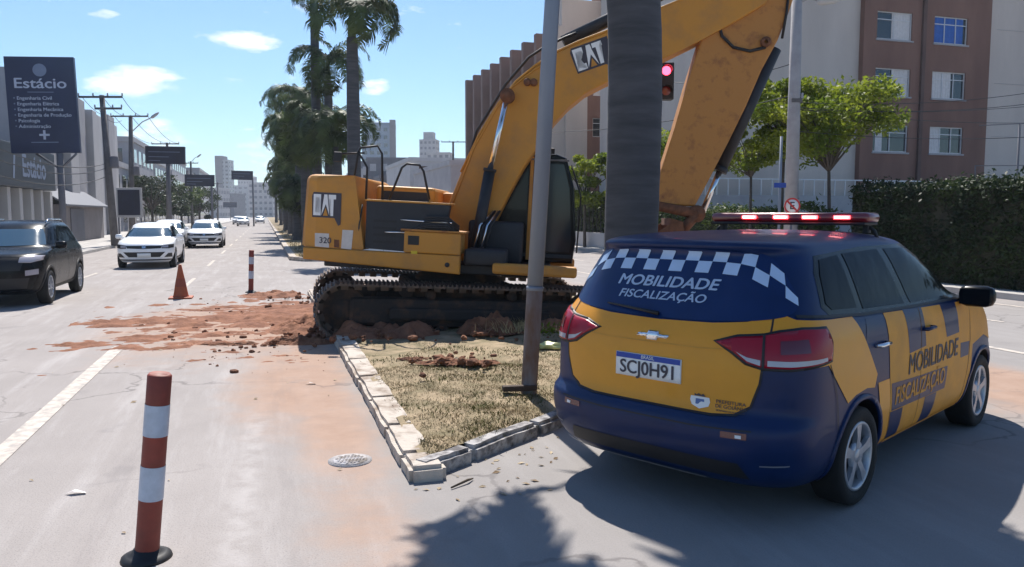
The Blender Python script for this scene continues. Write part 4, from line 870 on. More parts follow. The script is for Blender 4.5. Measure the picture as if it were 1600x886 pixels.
# near island: kerb stones round the nose and along the avenue
NOSE = Vector((-.66, 5.05, 0)); ND = Vector((.59, .81, 0)).normalized()
M['kerbtop'] = mat('kerb_concrete', (.50, .44, .38), .9, col2=(.26, .20, .155), scale=5, thresh=(.46, .66), bump=.6, bscale=35)
M['kerbdirty'] = mat('kerb_weathered', (.42, .40, .39), .9, col2=(.12, .11, .11), scale=9, thresh=(.42, .6), bump=.7, bscale=30)
def stones(name, p0, d, inward, lens, m, h=.15, w=.27, jit=.010):
    mb = MB(); q = 0
    for ln in lens:
        a = (random.random() - .5) * jit; z = h + (random.random() - .5) * .012; sh = (random.random() - .5) * .008
        bm = bmesh.new(); bmesh.ops.create_cube(bm, size=1)
        for v in bm.verts: v.co = Vector((v.co.x * (ln - .008) + ln / 2, v.co.y * w + w / 2, (v.co.z + .5) * (z + .08) - .08))
        bmesh.ops.subdivide_edges(bm, edges=[e for e in bm.edges if abs((e.verts[0].co - e.verts[1].co).x) > .2], cuts=7, use_grid_fill=True)
        bmesh.ops.bevel(bm, geom=[e for e in bm.edges if e.is_boundary or len(e.link_faces) == 2 and e.calc_face_angle(0) > 1], offset=.03, segments=2, affect='EDGES')
        for v in bm.verts:
            n = math.sin(v.co.x * 9 + q * 7 + v.co.y * 11) * .004 + (random.random() - .5) * .006
            v.co.y += n + sh; v.co.z += n * .6 if v.co.z > 0 else 0
        T = frame(p0 + d * q, d, (0, 0, 1)) @ Matrix.Rotation(a, 4, 'Z')
        if T.to_3x3().col[1].dot(inward) < 0: T = T @ Matrix.Diagonal((1, -1, 1, 1))
        mb.smooth = False; bm.verts.index_update(); mb.add([T @ v.co for v in bm.verts], [[v.index for v in f.verts] for f in bm.faces]); bm.free(); q += ln
    return tag(mb.build(name, m), kind='structure')
stones('kerb_avenue', NOSE + ROAD * .03, ROAD, NR, [.36, .75, 1.0, .98, 1.0, .97, 1.02, 1.0, 1.0, 1.0, 1.0, 1.0, 1.0, 1.0], M['kerbtop'], .11, .25)
stones('kerb_nose', NOSE + ND * .10 + NR * .04, ND, (ROAD - NR).normalized(), [.5, .82, .95, 1.0, .98, 1.0, 1.0], M['kerbdirty'], .11, .15)
# soil of the island, gently uneven
def island_in(s, t):
    return s > .98 and s < 6.2 and t < 17.2
def nose_t(s): return (NOSE.dot(ROAD)) + (s - .85) * (ND.dot(ROAD) / max(ND.dot(NR), 1e-3)) + .12
def vnoise(seed):
    r = np.random.default_rng(seed); ph = r.uniform(0, 6.28, (14, 2)); fr = r.uniform(.5, 5.5, (14, 2)); am = 1 / (.6 + np.linalg.norm(fr, axis=1))
    return lambda x, y: float(np.sum(am * np.sin(fr[:, 0] * x + ph[:, 0]) * np.sin(fr[:, 1] * y + ph[:, 1])))
nz = vnoise(3); nz2 = vnoise(9)
def isl_z(s, t): return .098 + .022 * nz(s * 1.7, t * 1.7) + .012 * nz2(s * 5, t * 5)
M['islandsoil'] = mat('dry_soil_and_thatch', (.36, .27, .17), .95, col2=(.17, .14, .075), scale=3.6, thresh=(.36, .64), bump=.9, bscale=38)
V, Fc = [], []; na, nb = 60, 90
for i in range(na + 1):
    s = .97 + i / na * 5.1
    for j in range(nb + 1):
        t0 = nose_t(s); t = t0 + (17.0 - t0) * j / nb; V.append(rd(s, t, isl_z(s, t)))
for i in range(na):
    for j in range(nb): a = i * (nb + 1) + j; Fc.append((a, a + nb + 1, a + nb + 2, a + 1))
isl = tag(mesh_from('median_soil', V, Fc, M['islandsoil'], smooth=True), kind='structure')
# far median beyond the crossing
def far_median():
    mb = MB(); s0, s1, t0, t1 = .85, 6.0, 30.5, 700
    P = [(s0, t1), (s0, t0 + 1.2), (s0 + .5, t0 + .2), (s0 + 1.6, t0), (s1 - 1.2, t0), (s1, t0 + 1), (s1, t1)]
    k = len(P); ins = [(min(max(s, s0 + .25), s1 - .25), max(t, t0 + .28)) for s, t in P]
    V = [rd(s, t, z) for z in (-.05, .15) for s, t in P] + [rd(s, t, .152) for s, t in ins]
    mb.add(V, [(i, i + 1, i + 1 + k, i + k) for i in range(k - 1)] + [(i + k, i + 1 + k, i + 1 + 2 * k, i + 2 * k) for i in range(k - 1)]); tag(mb.build('far_kerb', M['kerbtop']), kind='structure')
    mesh_from('far_median_soil', [rd(s, t, .150) for s, t in ins], [tuple(range(k))], mat('far_median_ground', (.38, .27, .17), .95, col2=(.18, .15, .07), scale=1.2, thresh=(.4, .6), bump=.6, bscale=9))['kind'] = 'structure'
far_median()

# ------------------------------------------------------------------ dry grass on the island
def blades(name, pts, hmin, hmax, wd, m, lean=.6, seed=1):
    r = np.random.default_rng(seed); n = len(pts); P = np.array(pts, float); a = r.uniform(0, 6.283, n); h = r.uniform(hmin, hmax, n); w = wd * r.uniform(.6, 1.4, n)
    dx, dy = np.cos(a), np.sin(a); ln = r.uniform(.1, 1, n) * lean * h; b = r.uniform(0, 6.283, n)
    tip = P + np.c_[np.cos(b) * ln, np.sin(b) * ln, h * r.uniform(.55, 1, n)]; mid = P + (tip - P) * .5 + np.c_[np.zeros(n), np.zeros(n), h * .15]
    W = np.c_[dx * w, dy * w, np.zeros(n)]
    V = np.stack([P - W, P + W, mid + W * .7, mid - W * .7, tip], 1).reshape(-1, 3)
    i = np.arange(n) * 5; Q = np.c_[i, i + 1, i + 2, i + 3]; T = np.c_[i + 3, i + 2, i + 4]
    loops = np.concatenate([Q.ravel(), T.ravel()]); me = bpy.data.meshes.new(name); me.vertices.add(len(V)); me.vertices.foreach_set('co', V.ravel())
    me.loops.add(len(loops)); me.loops.foreach_set('vertex_index', loops); me.polygons.add(2 * n)
    me.polygons.foreach_set('loop_start', np.concatenate([np.arange(n) * 4, 4 * n + np.arange(n) * 3])); me.polygons.foreach_set('loop_total', np.concatenate([np.full(n, 4), np.full(n, 3)]))
    me.update(); me.validate(); return link(name, me, m)
M['grass'] = mat('dry_grass_blades', (.31, .235, .13), .85, col2=(.12, .105, .05), scale=2.2, thresh=(.36, .66), spec=.2)
pts = []; 
while len(pts) < 42000:
    s = 1.02 + random.random() * 4.4; t0 = nose_t(s); t = t0 + random.random() ** 1.25 * (11.6 - t0)
    d = nz(s * 2.1 + 4, t * 2.1) + .35 * nz2(s * 6, t * 6)
    dens = .22 + .55 * d + (.30 if t < 8.6 else -.30)
    if random.random() < dens: p = rd(s, t, isl_z(s, t) - .004); pts.append((p.x, p.y, p.z))
tag(blades('dry_grass', pts, .008, .034, .0026, M['grass'], 1.8), kind='stuff')
pts = []
for k in range(70):
    s = 1.05 + random.random() * 3.6; t0 = nose_t(s); t = t0 + .05 + random.random() ** 1.6 * 3.6
    for q in range(70): ss, tt = s + random.gauss(0, .09), t + random.gauss(0, .09); p = rd(ss, tt, isl_z(ss, tt)); pts.append((p.x, p.y, p.z))
M['weeds'] = mat('low_weeds', (.16, .15, .05), .85, col2=(.07, .08, .02), scale=5, thresh=(.4, .6), spec=.2)
tag(blades('weed_tufts', pts, .012, .045, .0042, M['weeds'], 1.5, 5), kind='stuff')
pts = []
for k in range(5200):
    t = 31 + random.random() ** 2 * 60; s = 1.2 + random.random() * 4.5; p = rd(s, t, .15); pts.append((p.x, p.y, p.z))
tag(blades('far_grass', pts, .05, .16, .012, M['grass'], .8, 6), kind='stuff')

# ------------------------------------------------------------------ red soil
M['soil'] = mat('red_soil', (.16, .058, .028), .95, col2=(.30, .135, .075), scale=3.5, thresh=(.35, .68), bump=.9, bscale=26)
M['soil_dark'] = mat('moist_red_soil', (.10, .038, .02), .95, col2=(.26, .11, .055), scale=6, thresh=(.35, .65), bump=1.0, bscale=24)
def hfield(name, c, ux, uy, nx, ny, fn, m):
    """patch of ground relief: c centre, half sizes; fn(a,b) -> height, cells under -1 cm are dropped"""
    V = []; H = []
    for i in range(nx + 1):
        for j in range(ny + 1):
            a, b = i / nx * 2 - 1, j / ny * 2 - 1; h = fn(a, b); p = c + ux * a + uy * b; V.append((p.x, p.y, p.z + max(h, -.012))); H.append(h)
    Fc = [(i * (ny + 1) + j, (i + 1) * (ny + 1) + j, (i + 1) * (ny + 1) + j + 1, i * (ny + 1) + j + 1) for i in range(nx) for j in range(ny)]
    Fc = [f for f in Fc if max(H[k] for k in f) > -.004]
    o = mesh_from(name, V, Fc, m, smooth=True); bm = bmesh.new(); bm.from_mesh(o.data); bmesh.ops.delete(bm, geom=[v for v in bm.verts if not v.link_faces], context='VERTS'); bmesh.ops.recalc_face_normals(bm, faces=bm.faces)
    if bm.faces and sum(f.normal.z for f in bm.faces) < 0: bmesh.ops.reverse_faces(bm, faces=bm.faces)
    bm.to_mesh(o.data); bm.free(); return o
def turb(x, y, sc, seed):
    from mathutils import noise as NZ
    v = Vector((x * sc + seed * 13.1, y * sc, seed * 3.7)); return NZ.fractal(v, .9, 2.1, 6)
c0 = ground(418, 500); c0.z = 0
def spread(a, b):
    x, y = a * 3.3, b * 4.3
    r = math.sqrt((a * .95)**2 + (b * 1.0)**2); ridge = .05 * math.exp(-((b + .30 - .1 * a) / .07)**2) * (1 if a > -.75 else 0) * (.5 + turb(x, 0, 1.4, 2)) + .06 * math.exp(-((b - .42) / .06)**2) * (1 if a > -.1 else 0) + .05 * math.exp(-((b - .0 + .1 * a) / .06)**2) * (.6 + turb(x, 1, 1.2, 5))
    return (.075 * (.66 - r * .98)) + .060 * turb(x * .45, y * 1.5, .8, 1) + .042 * turb(x * .8, y * 1.4, 2.8, 4) + .012 * turb(x, y, 9, 7) + ridge * (1.0 - r * .8) + .035 * max(0, a) - .013
tag(hfield('spread_soil', c0, NR * 3.0, ROAD * 4.2, 170, 210, spread, M['soil']), kind='stuff')
def mound(name, c, rx, ry, h, seed, m=None, u=None):
    def fn(a, b):
        r = math.hypot(a, b); return h * max(0, 1 - r * r)**1.0 * (.75 + .9 * turb(a * rx, b * ry, 3.0, seed)) - .02 + .02 * turb(a, b, 6, seed) * (r < .9) - .05 * (r > .93)
    ux = (u or Vector((1, 0, 0))); uy = Vector((-ux.y, ux.x, 0)); return tag(hfield(name, c, ux * rx, uy * ry, 54, 54, fn, m or M['soil']), kind='stuff')
mound('soil_mound', ground(603, 522, .10), .78, .45, .24, 11)
mound('soil_mound', ground(765, 518, .13), .52, .32, .32, 12, M['soil_dark']); mound('soil_mound', ground(860, 512, .13), .5, .35, .15, 15, M['soil_dark'])
mound('soil_mound', ground(715, 566, .13), .52, .16, .07, 13, M['soil_dark']); mound('soil_mound', ground(650, 560, .13), .25, .10, .05, 19, M['soil_dark'])
mound('soil_mound', ground(480, 512), .6, .9, .20, 14, M['soil']); mound('soil_mound', ground(425, 462), .8, .7, .12, 16); mound('soil_mound', ground(470, 536), .55, .22, .14, 17, M['soil_dark'])
mound('soil_mound', ground(370, 538), .9, .14, .06, 18, M['soil_dark']); mound('soil_mound', ground(690, 500, .1), 1.6, .5, .16, 21, M['soil_dark']); mound('soil_mound', ground(520, 478), .4, .5, .12, 22, M['soil_dark'])
def clod_mesh(mb, p, r, rnd):
    bm = bmesh.new(); bmesh.ops.create_icosphere(bm, subdivisions=2, radius=r)
    ph = rnd.random() * 9
    for v in bm.verts: v.co *= 1 + .35 * math.sin(v.co.x / r * 3 + ph) * math.cos(v.co.y / r * 2.5 + ph * 2) + rnd.uniform(-.14, .14); v.co.z *= .7
    bm.verts.index_update(); mb.add([v.co + p for v in bm.verts], [[v.index for v in f.verts] for f in bm.faces], False); bm.free()
rnd = random.Random(4); mb = MB(); mb2 = MB()
for k in range(330):
    px, py = rnd.gauss(400, 85), rnd.gauss(508, 22) + (0 if rnd.random() < .6 else 25)
    if py < 462 or px > 512 or px < 170: continue
    p = ground(px, py); r = .005 + .036 * rnd.random() ** 5; clod_mesh(mb if rnd.random() < .6 else mb2, p + Vector((0, 0, r * .3)), r, rnd)
for k in range(170):
    px, py = rnd.choice([(603, 520, 55, 10), (770, 522, 55, 9), (715, 566, 50, 7), (480, 530, 34, 10), (480, 470, 20, 12), (640, 520, 120, 6)])[:2], 0
    cx, cy = px; q = (rnd.gauss(cx, 38), rnd.gauss(cy, 7)); p = ground(q[0], q[1], .13 if q[0] > 520 else .02); r = .015 + .05 * rnd.random() ** 2.5; clod_mesh(mb2, p + Vector((0, 0, r * .4)), r, rnd)
tag(mb.build('soil_crumbs', M['soil']), kind='stuff'); tag(mb2.build('soil_clods', M['soil_dark']), kind='stuff')
# roots and dry stalks on the second mound
pts = []
for k in range(260): p = ground(805 + rnd.gauss(0, 26), 515 + rnd.gauss(0, 4), .16); pts.append((p.x, p.y, p.z))
M['straw'] = mat('straw', (.42, .33, .17), .9, var=.3); tag(blades('dry_stalks', pts, .05, .22, .004, M['straw'], 1.3, 8), kind='stuff')
# tyre-comb marks pressed into the soil
# leaves, scraps and grit
mb = MB()
for k in range(60):
    if k < 40: p = ground(640 + rnd.random() * 250, 690 + rnd.random() * 80, .004); p += Vector((rnd.uniform(-.2, .2), rnd.uniform(-.2, .2), 0))
    else: s, t = rnd.uniform(-2.5, .7), rnd.uniform(3, 12); p = rd(s, t, .006)
    a = rnd.uniform(0, 3.14); l = rnd.uniform(.012, .035); w = l * rnd.uniform(.3, .7); u = Vector((math.cos(a), math.sin(a), rnd.uniform(0, .3))) * l; v = Vector((-math.sin(a), math.cos(a), rnd.uniform(0, .3))) * w
    mb.add([p - u, p - v + Vector((0, 0, .004)), p + u, p + v + Vector((0, 0, .004))], [(0, 1, 2, 3)])
tag(mb.build('dry_leaves', mat('dead_leaves', (.45, .36, .24), .85, col2=(.16, .10, .05), scale=3, thresh=(.4, .6))), kind='stuff')
for (px, py, sz) in ((120, 771, .07), (486, 600, .06), (1000, 690, .05)):
    p = ground(px, py, .004); mb = MB(); mb.add([p + Vector(v) * sz for v in ((-1, -.2, 0), (-.2, -.35, .35), (.9, -.1, .1), (.6, .35, 0), (-.3, .4, .25))], [(0, 1, 4), (1, 2, 3), (1, 3, 4)])
    tag(mb.build('paper_scrap', M['white']), {120: 'pale crumpled scrap lying on the lane beside the striped bollard', 486: 'small pale scrap lying on the dusty lane near the spread soil', 1000: 'small pale scrap under the rear bumper of the patrol car'}[px], 'litter')
# stick on the asphalt
p = ground(705, 762, .012); mb = MB(); mb.tube([p, p + Vector((.10, .12, .01)), p + Vector((.13, .18, 0))], [.006, .009, .005], 6); tag(mb.build('twig', mat('bark_dark', (.07, .05, .035), .9)), 'short dark twig lying on the asphalt below the kerb corner', 'twig')
# wood and rubble at the pole foot
p = ground(812, 607, .16); mb = MB(); mb.box(-.16, .16, -.035, .035, -.02, .03, Matrix.Translation(p) @ Matrix.Rotation(.2, 4, 'Z'), .008); tag(mb.build('wood_piece', mat('old_wood', (.07, .05, .04), .9, bump=.3)), 'dark piece of old wood lying at the foot of the grey pole', 'wood')
# manhole
p = ground(547, 719, .004); mo = empty('manhole_cover', p); tag(mo, 'small round cast iron cover set in the dusty lane beside the kerb', 'manhole cover')
mb = MB(); mb.lathe([(0, .002), (.155, .002), (.155, -.01)], 40); mb.build('cover_rim', mat('cast_iron', (.34, .32, .32), .8, var=.25, scale=20, bump=.4), mo)
mb = MB(); mb.lathe([(0, .008), (.118, .008), (.122, .0025)], 40)
for i in range(-4, 5):
    for j in range(-4, 5):
        if i * i + j * j < 17: mb.box(i * .024 - .007, i * .024 + .007, j * .024 - .007, j * .024 + .007, .008, .013)
mb.build('cover_plate', mat('cast_iron_plate', (.46, .44, .45), .75, col2=(.20, .17, .15), scale=14, thresh=(.4, .6), bump=.4), mo)

# ------------------------------------------------------------------ street furniture near the camera
M['bollard_red'] = mat('bollard_red', (.20, .035, .022), .6, var=.22, scale=9, bump=.05); M['bollard_white'] = mat('reflective_band', (.40, .46, .55), .4, var=.12, scale=14)
def bollard(base, top, r, label):
    o = empty('bollard', base); tag(o, label, 'bollard', 'striped flexible bollards'); d = (Vector(top) - Vector(base)); h = d.length; T = frame((0, 0, 0), d.orthogonal(), d)
    b = MB(); b.lathe([(0, -.0), (.125, 0), (.12, .015), (.095, .028), (r * 1.2, .036), (r * 1.05, .055), (0, .055)], 28); b.build('bollard_base', M['black'], o)
    cuts = [.055, .325, .505, .665, .83, .99]; cols = ['red', 'white', 'red', 'white', 'red']
    for i, c in enumerate(cols):
        q = MB(); z0, z1 = cuts[i] * h, cuts[i + 1] * h; rr = r * (1 if c == 'red' else 1.03)
        prof = [(rr, z0), (rr, z1)] if i < 4 else [(rr, z0), (rr, z1 - .012), (rr * .85, z1), (rr * .6, z1 - .01), (0, z1 - .015)]
        if i == 0: prof = [(rr * 1.02, z0), (rr, z0 + .05), (rr, z1)]
        q.lathe(prof, 28, T); q.build('post_band', M['bollard_' + c], o)
    b = MB(); b.lathe([(rr, .05 * h) for rr in (r * .9,)] + [(r * .9, .98 * h)], 20, T); b.build('post', M['bollard_red'], o)
    return o
p0 = ground(229, 872); bollard(p0, at(250, 580, p0.y), .058, 'red and white striped bollard on the lane closest to the viewer, leaning slightly')
p0 = ground(392, 457); bollard(p0, at(393, 390, p0.y), .055, 'small distant striped bollard standing upright at the far edge of the soil')
# cone
p0 = ground(283, 466); co = empty('traffic_cone', p0, .3); tag(co, 'faded orange traffic cone standing behind the spread soil on the avenue', 'traffic cone')
M['cone'] = mat('cone_orange', (.36, .085, .028), .6, var=.2, scale=6); M['cone_dark'] = mat('cone_band', (.26, .06, .03), .6, var=.2, scale=6)
b = MB(); b.box(-.23, .23, -.23, .23, 0, .035, bev=.012); b.build('cone_base', M['cone'], co)
b = MB(); b.lathe([(.165, .03), (.15, .06), (.115, .25)], 28); b.build('cone_body', M['cone'], co)
b = MB(); b.lathe([(.117, .25), (.085, .42)], 28); b.build('cone_band', M['cone_dark'], co)
b = MB(); b.lathe([(.083, .42), (.032, .70), (.02, .71), (0, .70)], 28); b.build('cone_tip', M['cone'], co)
# leaning grey pole on the island
pb = ground(826, 611, .12); pt = at(863, 0, 7.45); d = (pt - pb) / (pt.z - pb.z); top = pb + d * 6.2; po = empty('light_pole', pb); tag(po, 'slightly leaning plain grey steel pole on the grass in front of the excavator', 'pole')
M['polegrey'] = mat('pole_paint', (.20, .23, .28), .5, var=.12, scale=2.5, coat=.1, stretch=(1, 1, .3)); M['polebrown'] = mat('pole_brown', (.13, .075, .05), .8, col2=(.20, .20, .22), scale=3, thresh=(.42, .62), bump=.15, bscale=18, stretch=(1, 1, .35))  # mottled brown foot, darker than the grey shaft above
mid = d * .95; b = MB(); b.tube([(0, 0, -.05), mid], [.074, .074], 20, False); b.build('pole_foot', M['polebrown'], po)
b = MB(); b.tube([mid, top - pb], [.073, .066], 20); b.build('pole_shaft', M['polegrey'], po)
b = MB(); b.tube([mid - d * .02, mid + d * .02], .079, 20); b.build('pole_collar', M['polegrey'], po)
b = MB(); q0 = top - pb; b.tube([q0, q0 + Vector((.4, -.2, .5)), q0 + Vector((1.2, -.5, .7))], .035, 8); b.build('lamp_arm', M['polegrey'], po)
b = MB(); b.box(1.1, 1.75, -.62, -.38, q0.z + .66, q0.z + .76, Matrix.Translation((q0.x, q0.y, 0)), .03); b.build('lamp_head', M['polegrey'], po)
# yellow bag and green plant in the grass by the car
p = ground(862, 541, .13); b = MB(); bm = bmesh.new(); bmesh.ops.create_icosphere(bm, subdivisions=3, radius=.16)
for v in bm.verts: v.co = Vector((v.co.x * 1.1, v.co.y * .7, max(v.co.z * .35, -.02))) * (1 + .25 * math.sin(v.co.x * 31) * math.sin(v.co.y * 27 + v.co.z * 30))
bm.verts.index_update(); b.add([v.co + p for v in bm.verts], [[v.index for v in f.verts] for f in bm.faces], True); bm.free(); tag(b.build('plastic_bag', mat('pale_yellow_plastic', (.62, .62, .25), .45, var=.1)), 'crumpled pale yellow plastic bag in the grass beside the patrol car', 'bag')
pl = empty('green_weed', ground(857, 528, .13)); tag(pl, 'small leafy green weed behind the yellow bag on the island', 'plant')
# ------------------------------------------------------------------ vegetation
def leaves_mesh(C, size, seed, up=.3, aspect=.5):
    r = np.random.default_rng(seed); n = len(C); C = np.array(C)
    nrm = r.normal(size=(n, 3)); nrm[:, 2] = abs(nrm[:, 2]) + up; nrm /= np.linalg.norm(nrm, axis=1)[:, None]
    a = r.normal(size=(n, 3)); a -= (a * nrm).sum(1)[:, None] * nrm; a /= np.linalg.norm(a, axis=1)[:, None]; b = np.cross(nrm, a)
    s = size * r.uniform(.6, 1.4, n)[:, None]; A = a * s; B = b * s * aspect
    V = np.stack([C - A, C - B * .9 + nrm * s * .08, C + A, C + B * .9 + nrm * s * .08], 1).reshape(-1, 3); return V, np.arange(4 * n).reshape(-1, 4)
def np_mesh(name, V, Q, m, parent=None, smooth=False):
    me = bpy.data.meshes.new(name); n = len(Q); k = Q.shape[1]; me.vertices.add(len(V)); me.vertices.foreach_set('co', np.asarray(V, np.float32).ravel()); me.loops.add(n * k); me.loops.foreach_set('vertex_index', Q.ravel().astype(np.int32))
    me.polygons.add(n); me.polygons.foreach_set('loop_start', np.arange(n) * k); me.polygons.foreach_set('loop_total', np.full(n, k)); me.update(); return link(name, me, m, parent)
def leafmat(name, c1, c2, sc=1.2, trans=.35):
    m, nt, b = new_mat(name); L = nt.links.new; t = nt.nodes.new('ShaderNodeTexCoord'); n = nt.nodes.new('ShaderNodeTexNoise'); n.inputs['Scale'].default_value = sc; n.inputs['Detail'].default_value = 4; L(t.outputs['Object'], n.inputs['Vector'])
    r = nt.nodes.new('ShaderNodeValToRGB'); r.color_ramp.elements[0].position = .38; r.color_ramp.elements[1].position = .62; r.color_ramp.elements[0].color = (*c1, 1); r.color_ramp.elements[1].color = (*c2, 1); L(n.outputs[0], r.inputs[0])
    L(r.outputs[0], b.inputs['Base Color']); b.inputs['Roughness'].default_value = .55; b.inputs['Specular IOR Level'].default_value = .3
    tr = nt.nodes.new('ShaderNodeBsdfTranslucent'); L(r.outputs[0], tr.inputs[0]); mx = nt.nodes.new('ShaderNodeMixShader'); mx.inputs[0].default_value = trans; L(b.outputs[0], mx.inputs[1]); L(tr.outputs[0], mx.inputs[2]); L(mx.outputs[0], nt.nodes['Material Output'].inputs[0]); return m
M['leaf_bright'] = leafmat('yellow_green_leaves', (.10, .15, .012), (.26, .30, .03), .9, .5)  # foliage with a yellow-green colour of its own
M['leaf_dark'] = leafmat('dark_green_leaves', (.016, .032, .012), (.042, .065, .02), 1.0, .25)
M['leaf_mid'] = leafmat('mid_green_leaves', (.04, .07, .018), (.10, .14, .035), 1.0, .35)
M['palm_leaf'] = leafmat('palm_leaflets', (.028, .050, .016), (.085, .125, .035), .8, .28)
M['bark'] = mat('bark', (.12, .10, .085), .95, col2=(.06, .05, .045), scale=9, bump=.6, stretch=(1, 1, .3)); M['palm_trunk'] = mat('palm_trunk', (.088, .088, .096), .85, col2=(.048, .050, .056), scale=2.6, thresh=(.30, .70), bump=.22, bscale=9, stretch=(.6, .6, 4.5), detail=8)
M['crownshaft'] = mat('crownshaft', (.10, .15, .05), .5, var=.15)
def tree(name, base, H, crown, nb, nleaf, lm, label, cat='tree', group=None, size=.10, trunk_r=.09, seed=1, flat=.75, lean=(0, 0), low=.0):
    """base point, height, crown = (radius, centre height)"""
    r = random.Random(seed); o = empty(name, base); tag(o, label, cat, group); cr, ch = crown
    tr = MB(); tr.smooth = True; fork = Vector((lean[0] * .5, lean[1] * .5, max(ch - cr * flat * .75, H * .3)))
    tr.tube([(0, 0, -.05), fork * .5 + Vector((r.uniform(-.05, .05), 0, 0)), fork], [trunk_r * 1.3, trunk_r, trunk_r * .8], 8); ends = []
    for k in range(nb):
        a = 2.4 * k + r.uniform(-.4, .4); q = r.uniform(.25, .9); e = Vector((math.cos(a) * cr * q + lean[0], math.sin(a) * cr * q + lean[1], ch + cr * flat * r.uniform(-.55 - low, .85) * (1 - q * .45)))
        m_ = fork + (e - fork) * .5 + Vector((0, 0, .12 * cr)); tr.tube([fork, m_, e], [trunk_r * .55, trunk_r * .35, trunk_r * .15], 6); ends.append(e)
    to = tr.build('trunk', M['bark'], o); C = []
    per = nleaf // nb
    for e in ends:
        rr = cr * r.uniform(.17, .40)
        for k in range(per):
            d = Vector((r.gauss(0, 1), r.gauss(0, 1), r.gauss(0, 1))).normalized() * rr * r.random() ** .42; C.append((e.x + d.x, e.y + d.y, e.z + d.z * .62))
    V, Q = leaves_mesh(C, size, seed); np_mesh('crown', V, Q, lm, o); return o
def frond_mesh(L, droop, seed, nseg=34, ll=.62, wid=.030, rise=.5):
    """one feather leaf along +x: rib and leaflets; returns verts, quads"""
    r = np.random.default_rng(seed); V, Q = [], []; pts = []; a = rise; p = np.array([0, 0, 0.0]); st = L / nseg
    for k in range(nseg + 1):
        pts.append(p.copy()); p = p + st * np.array([math.cos(a), 0, math.sin(a)]); a -= droop / nseg * (1 + 1.2 * k / nseg)
    pts = np.array(pts)
    for k in range(nseg):
        w = .028 * (1 - k / nseg) + .005; b = len(V); V += [pts[k] + [0, w, 0], pts[k] - [0, w, 0], pts[k + 1] - [0, w, 0], pts[k + 1] + [0, w, 0]]; Q.append((b, b + 1, b + 2, b + 3))
        if k < 2: continue
        f = k / nseg; l = ll * (math.sin(math.pi * min(1, f * 1.05 + .12)) ** .55 if f < .85 else (1 - f) * 4.2 + .15)
        t = pts[k + 1] - pts[k]; t /= np.linalg.norm(t)
        for sd in (-1, 1):
            for rep in range(2):
                up = r.uniform(-.15, .45); fw = .45 + .3 * f + r.uniform(-.12, .12); d = np.array([t[0] * fw, sd * 1.0, up + t[2] * fw]); d /= np.linalg.norm(d); q0 = pts[k] + t * st * rep * .5; q1 = q0 + d * l * .55; q2 = q1 + (d + np.array([0, -.3 * sd, -1.0 + r.uniform(-.2, .2)]) * .75) * l * .38
                w_ = t * wid; b = len(V); V += [q0 - w_ * .6, q0 + w_ * .6, q1 + w_, q1 - w_]; Q.append((b, b + 1, b + 2, b + 3)); b = len(V); V += [q1 - w_, q1 + w_, q2 + w_ * .25, q2 - w_ * .25]; Q.append((b, b + 1, b + 2, b + 3))
    return np.array(V), np.array(Q)
def palm(name, base, H, r0, label, seed=1, nfr=13, L=2.9, lean=(0, 0), group='palms in a row along the median', skirt=0, wid=.03, ll=.62, up=0.0, bend=0.0):
    r = random.Random(seed); o = empty(name, base); tag(o, label, 'palm tree', group)
    sk_ = skirt
    pr = []; n = int(H / .16)
    mb = MB(); V = []; k = 0; ring = []
    for i in range(n + 1):
        f = i / n; rad = r0 * (1.12 - .12 * f + .10 * math.sin(f * 3.0) - .25 * max(0, f - .7)) * (1.012 if i % 2 else .996) * (1 + r.uniform(-.006, .006)) * (1 + (.35 * max(0, 1 - f * 14)))
        ring.append((Vector((lean[0] * f + bend * f**6, lean[1] * f, -.05 + f * H)), rad))
    mb.smooth = True; mb.tube([p for p, _ in ring], [q for _, q in ring], 22, False); mb.build('trunk', M['palm_trunk'], o)
    tp = Vector((lean[0] + bend, lean[1], H - .05)); cs = MB(); cs.smooth = True; cs.tube([tp, tp + Vector((0, 0, .25)), tp + Vector((0, 0, .9)), tp + Vector((0, 0, 1.25))], [r0 * .72, r0 * .78, r0 * .5, r0 * .2], 16); cs.build('crownshaft', M['crownshaft'], o)
    Vs, Qs = [], []; b = 0; top = np.array(tp + Vector((0, 0, 1.05)))
    for k in range(nfr + skirt):
        v, q = frond_mesh(L * r.uniform(.85, 1.1), r.uniform(1.7, 2.3) if k < nfr else 2.7, seed * 50 + k, rise=(r.uniform(.25, 1.15) + up if k < nfr else -.25), wid=wid, ll=ll * r.uniform(.85, 1.1))
        a = 2.399 * k + r.uniform(-.25, .25); c, s = math.cos(a), math.sin(a); tw = r.uniform(-.5, .5); v = v @ np.array([[1, 0, 0], [0, math.cos(tw), math.sin(tw)], [0, -math.sin(tw), math.cos(tw)]])
        v = v @ np.array([[c, s, 0], [-s, c, 0], [0, 0, 1]]) + top - np.array([0, 0, .25 if k >= nfr else 0]); Vs.append(v); Qs.append(q + b); b += len(v)
    np_mesh('crown', np.vstack(Vs), np.vstack(Qs), M['palm_leaf'], o); return o
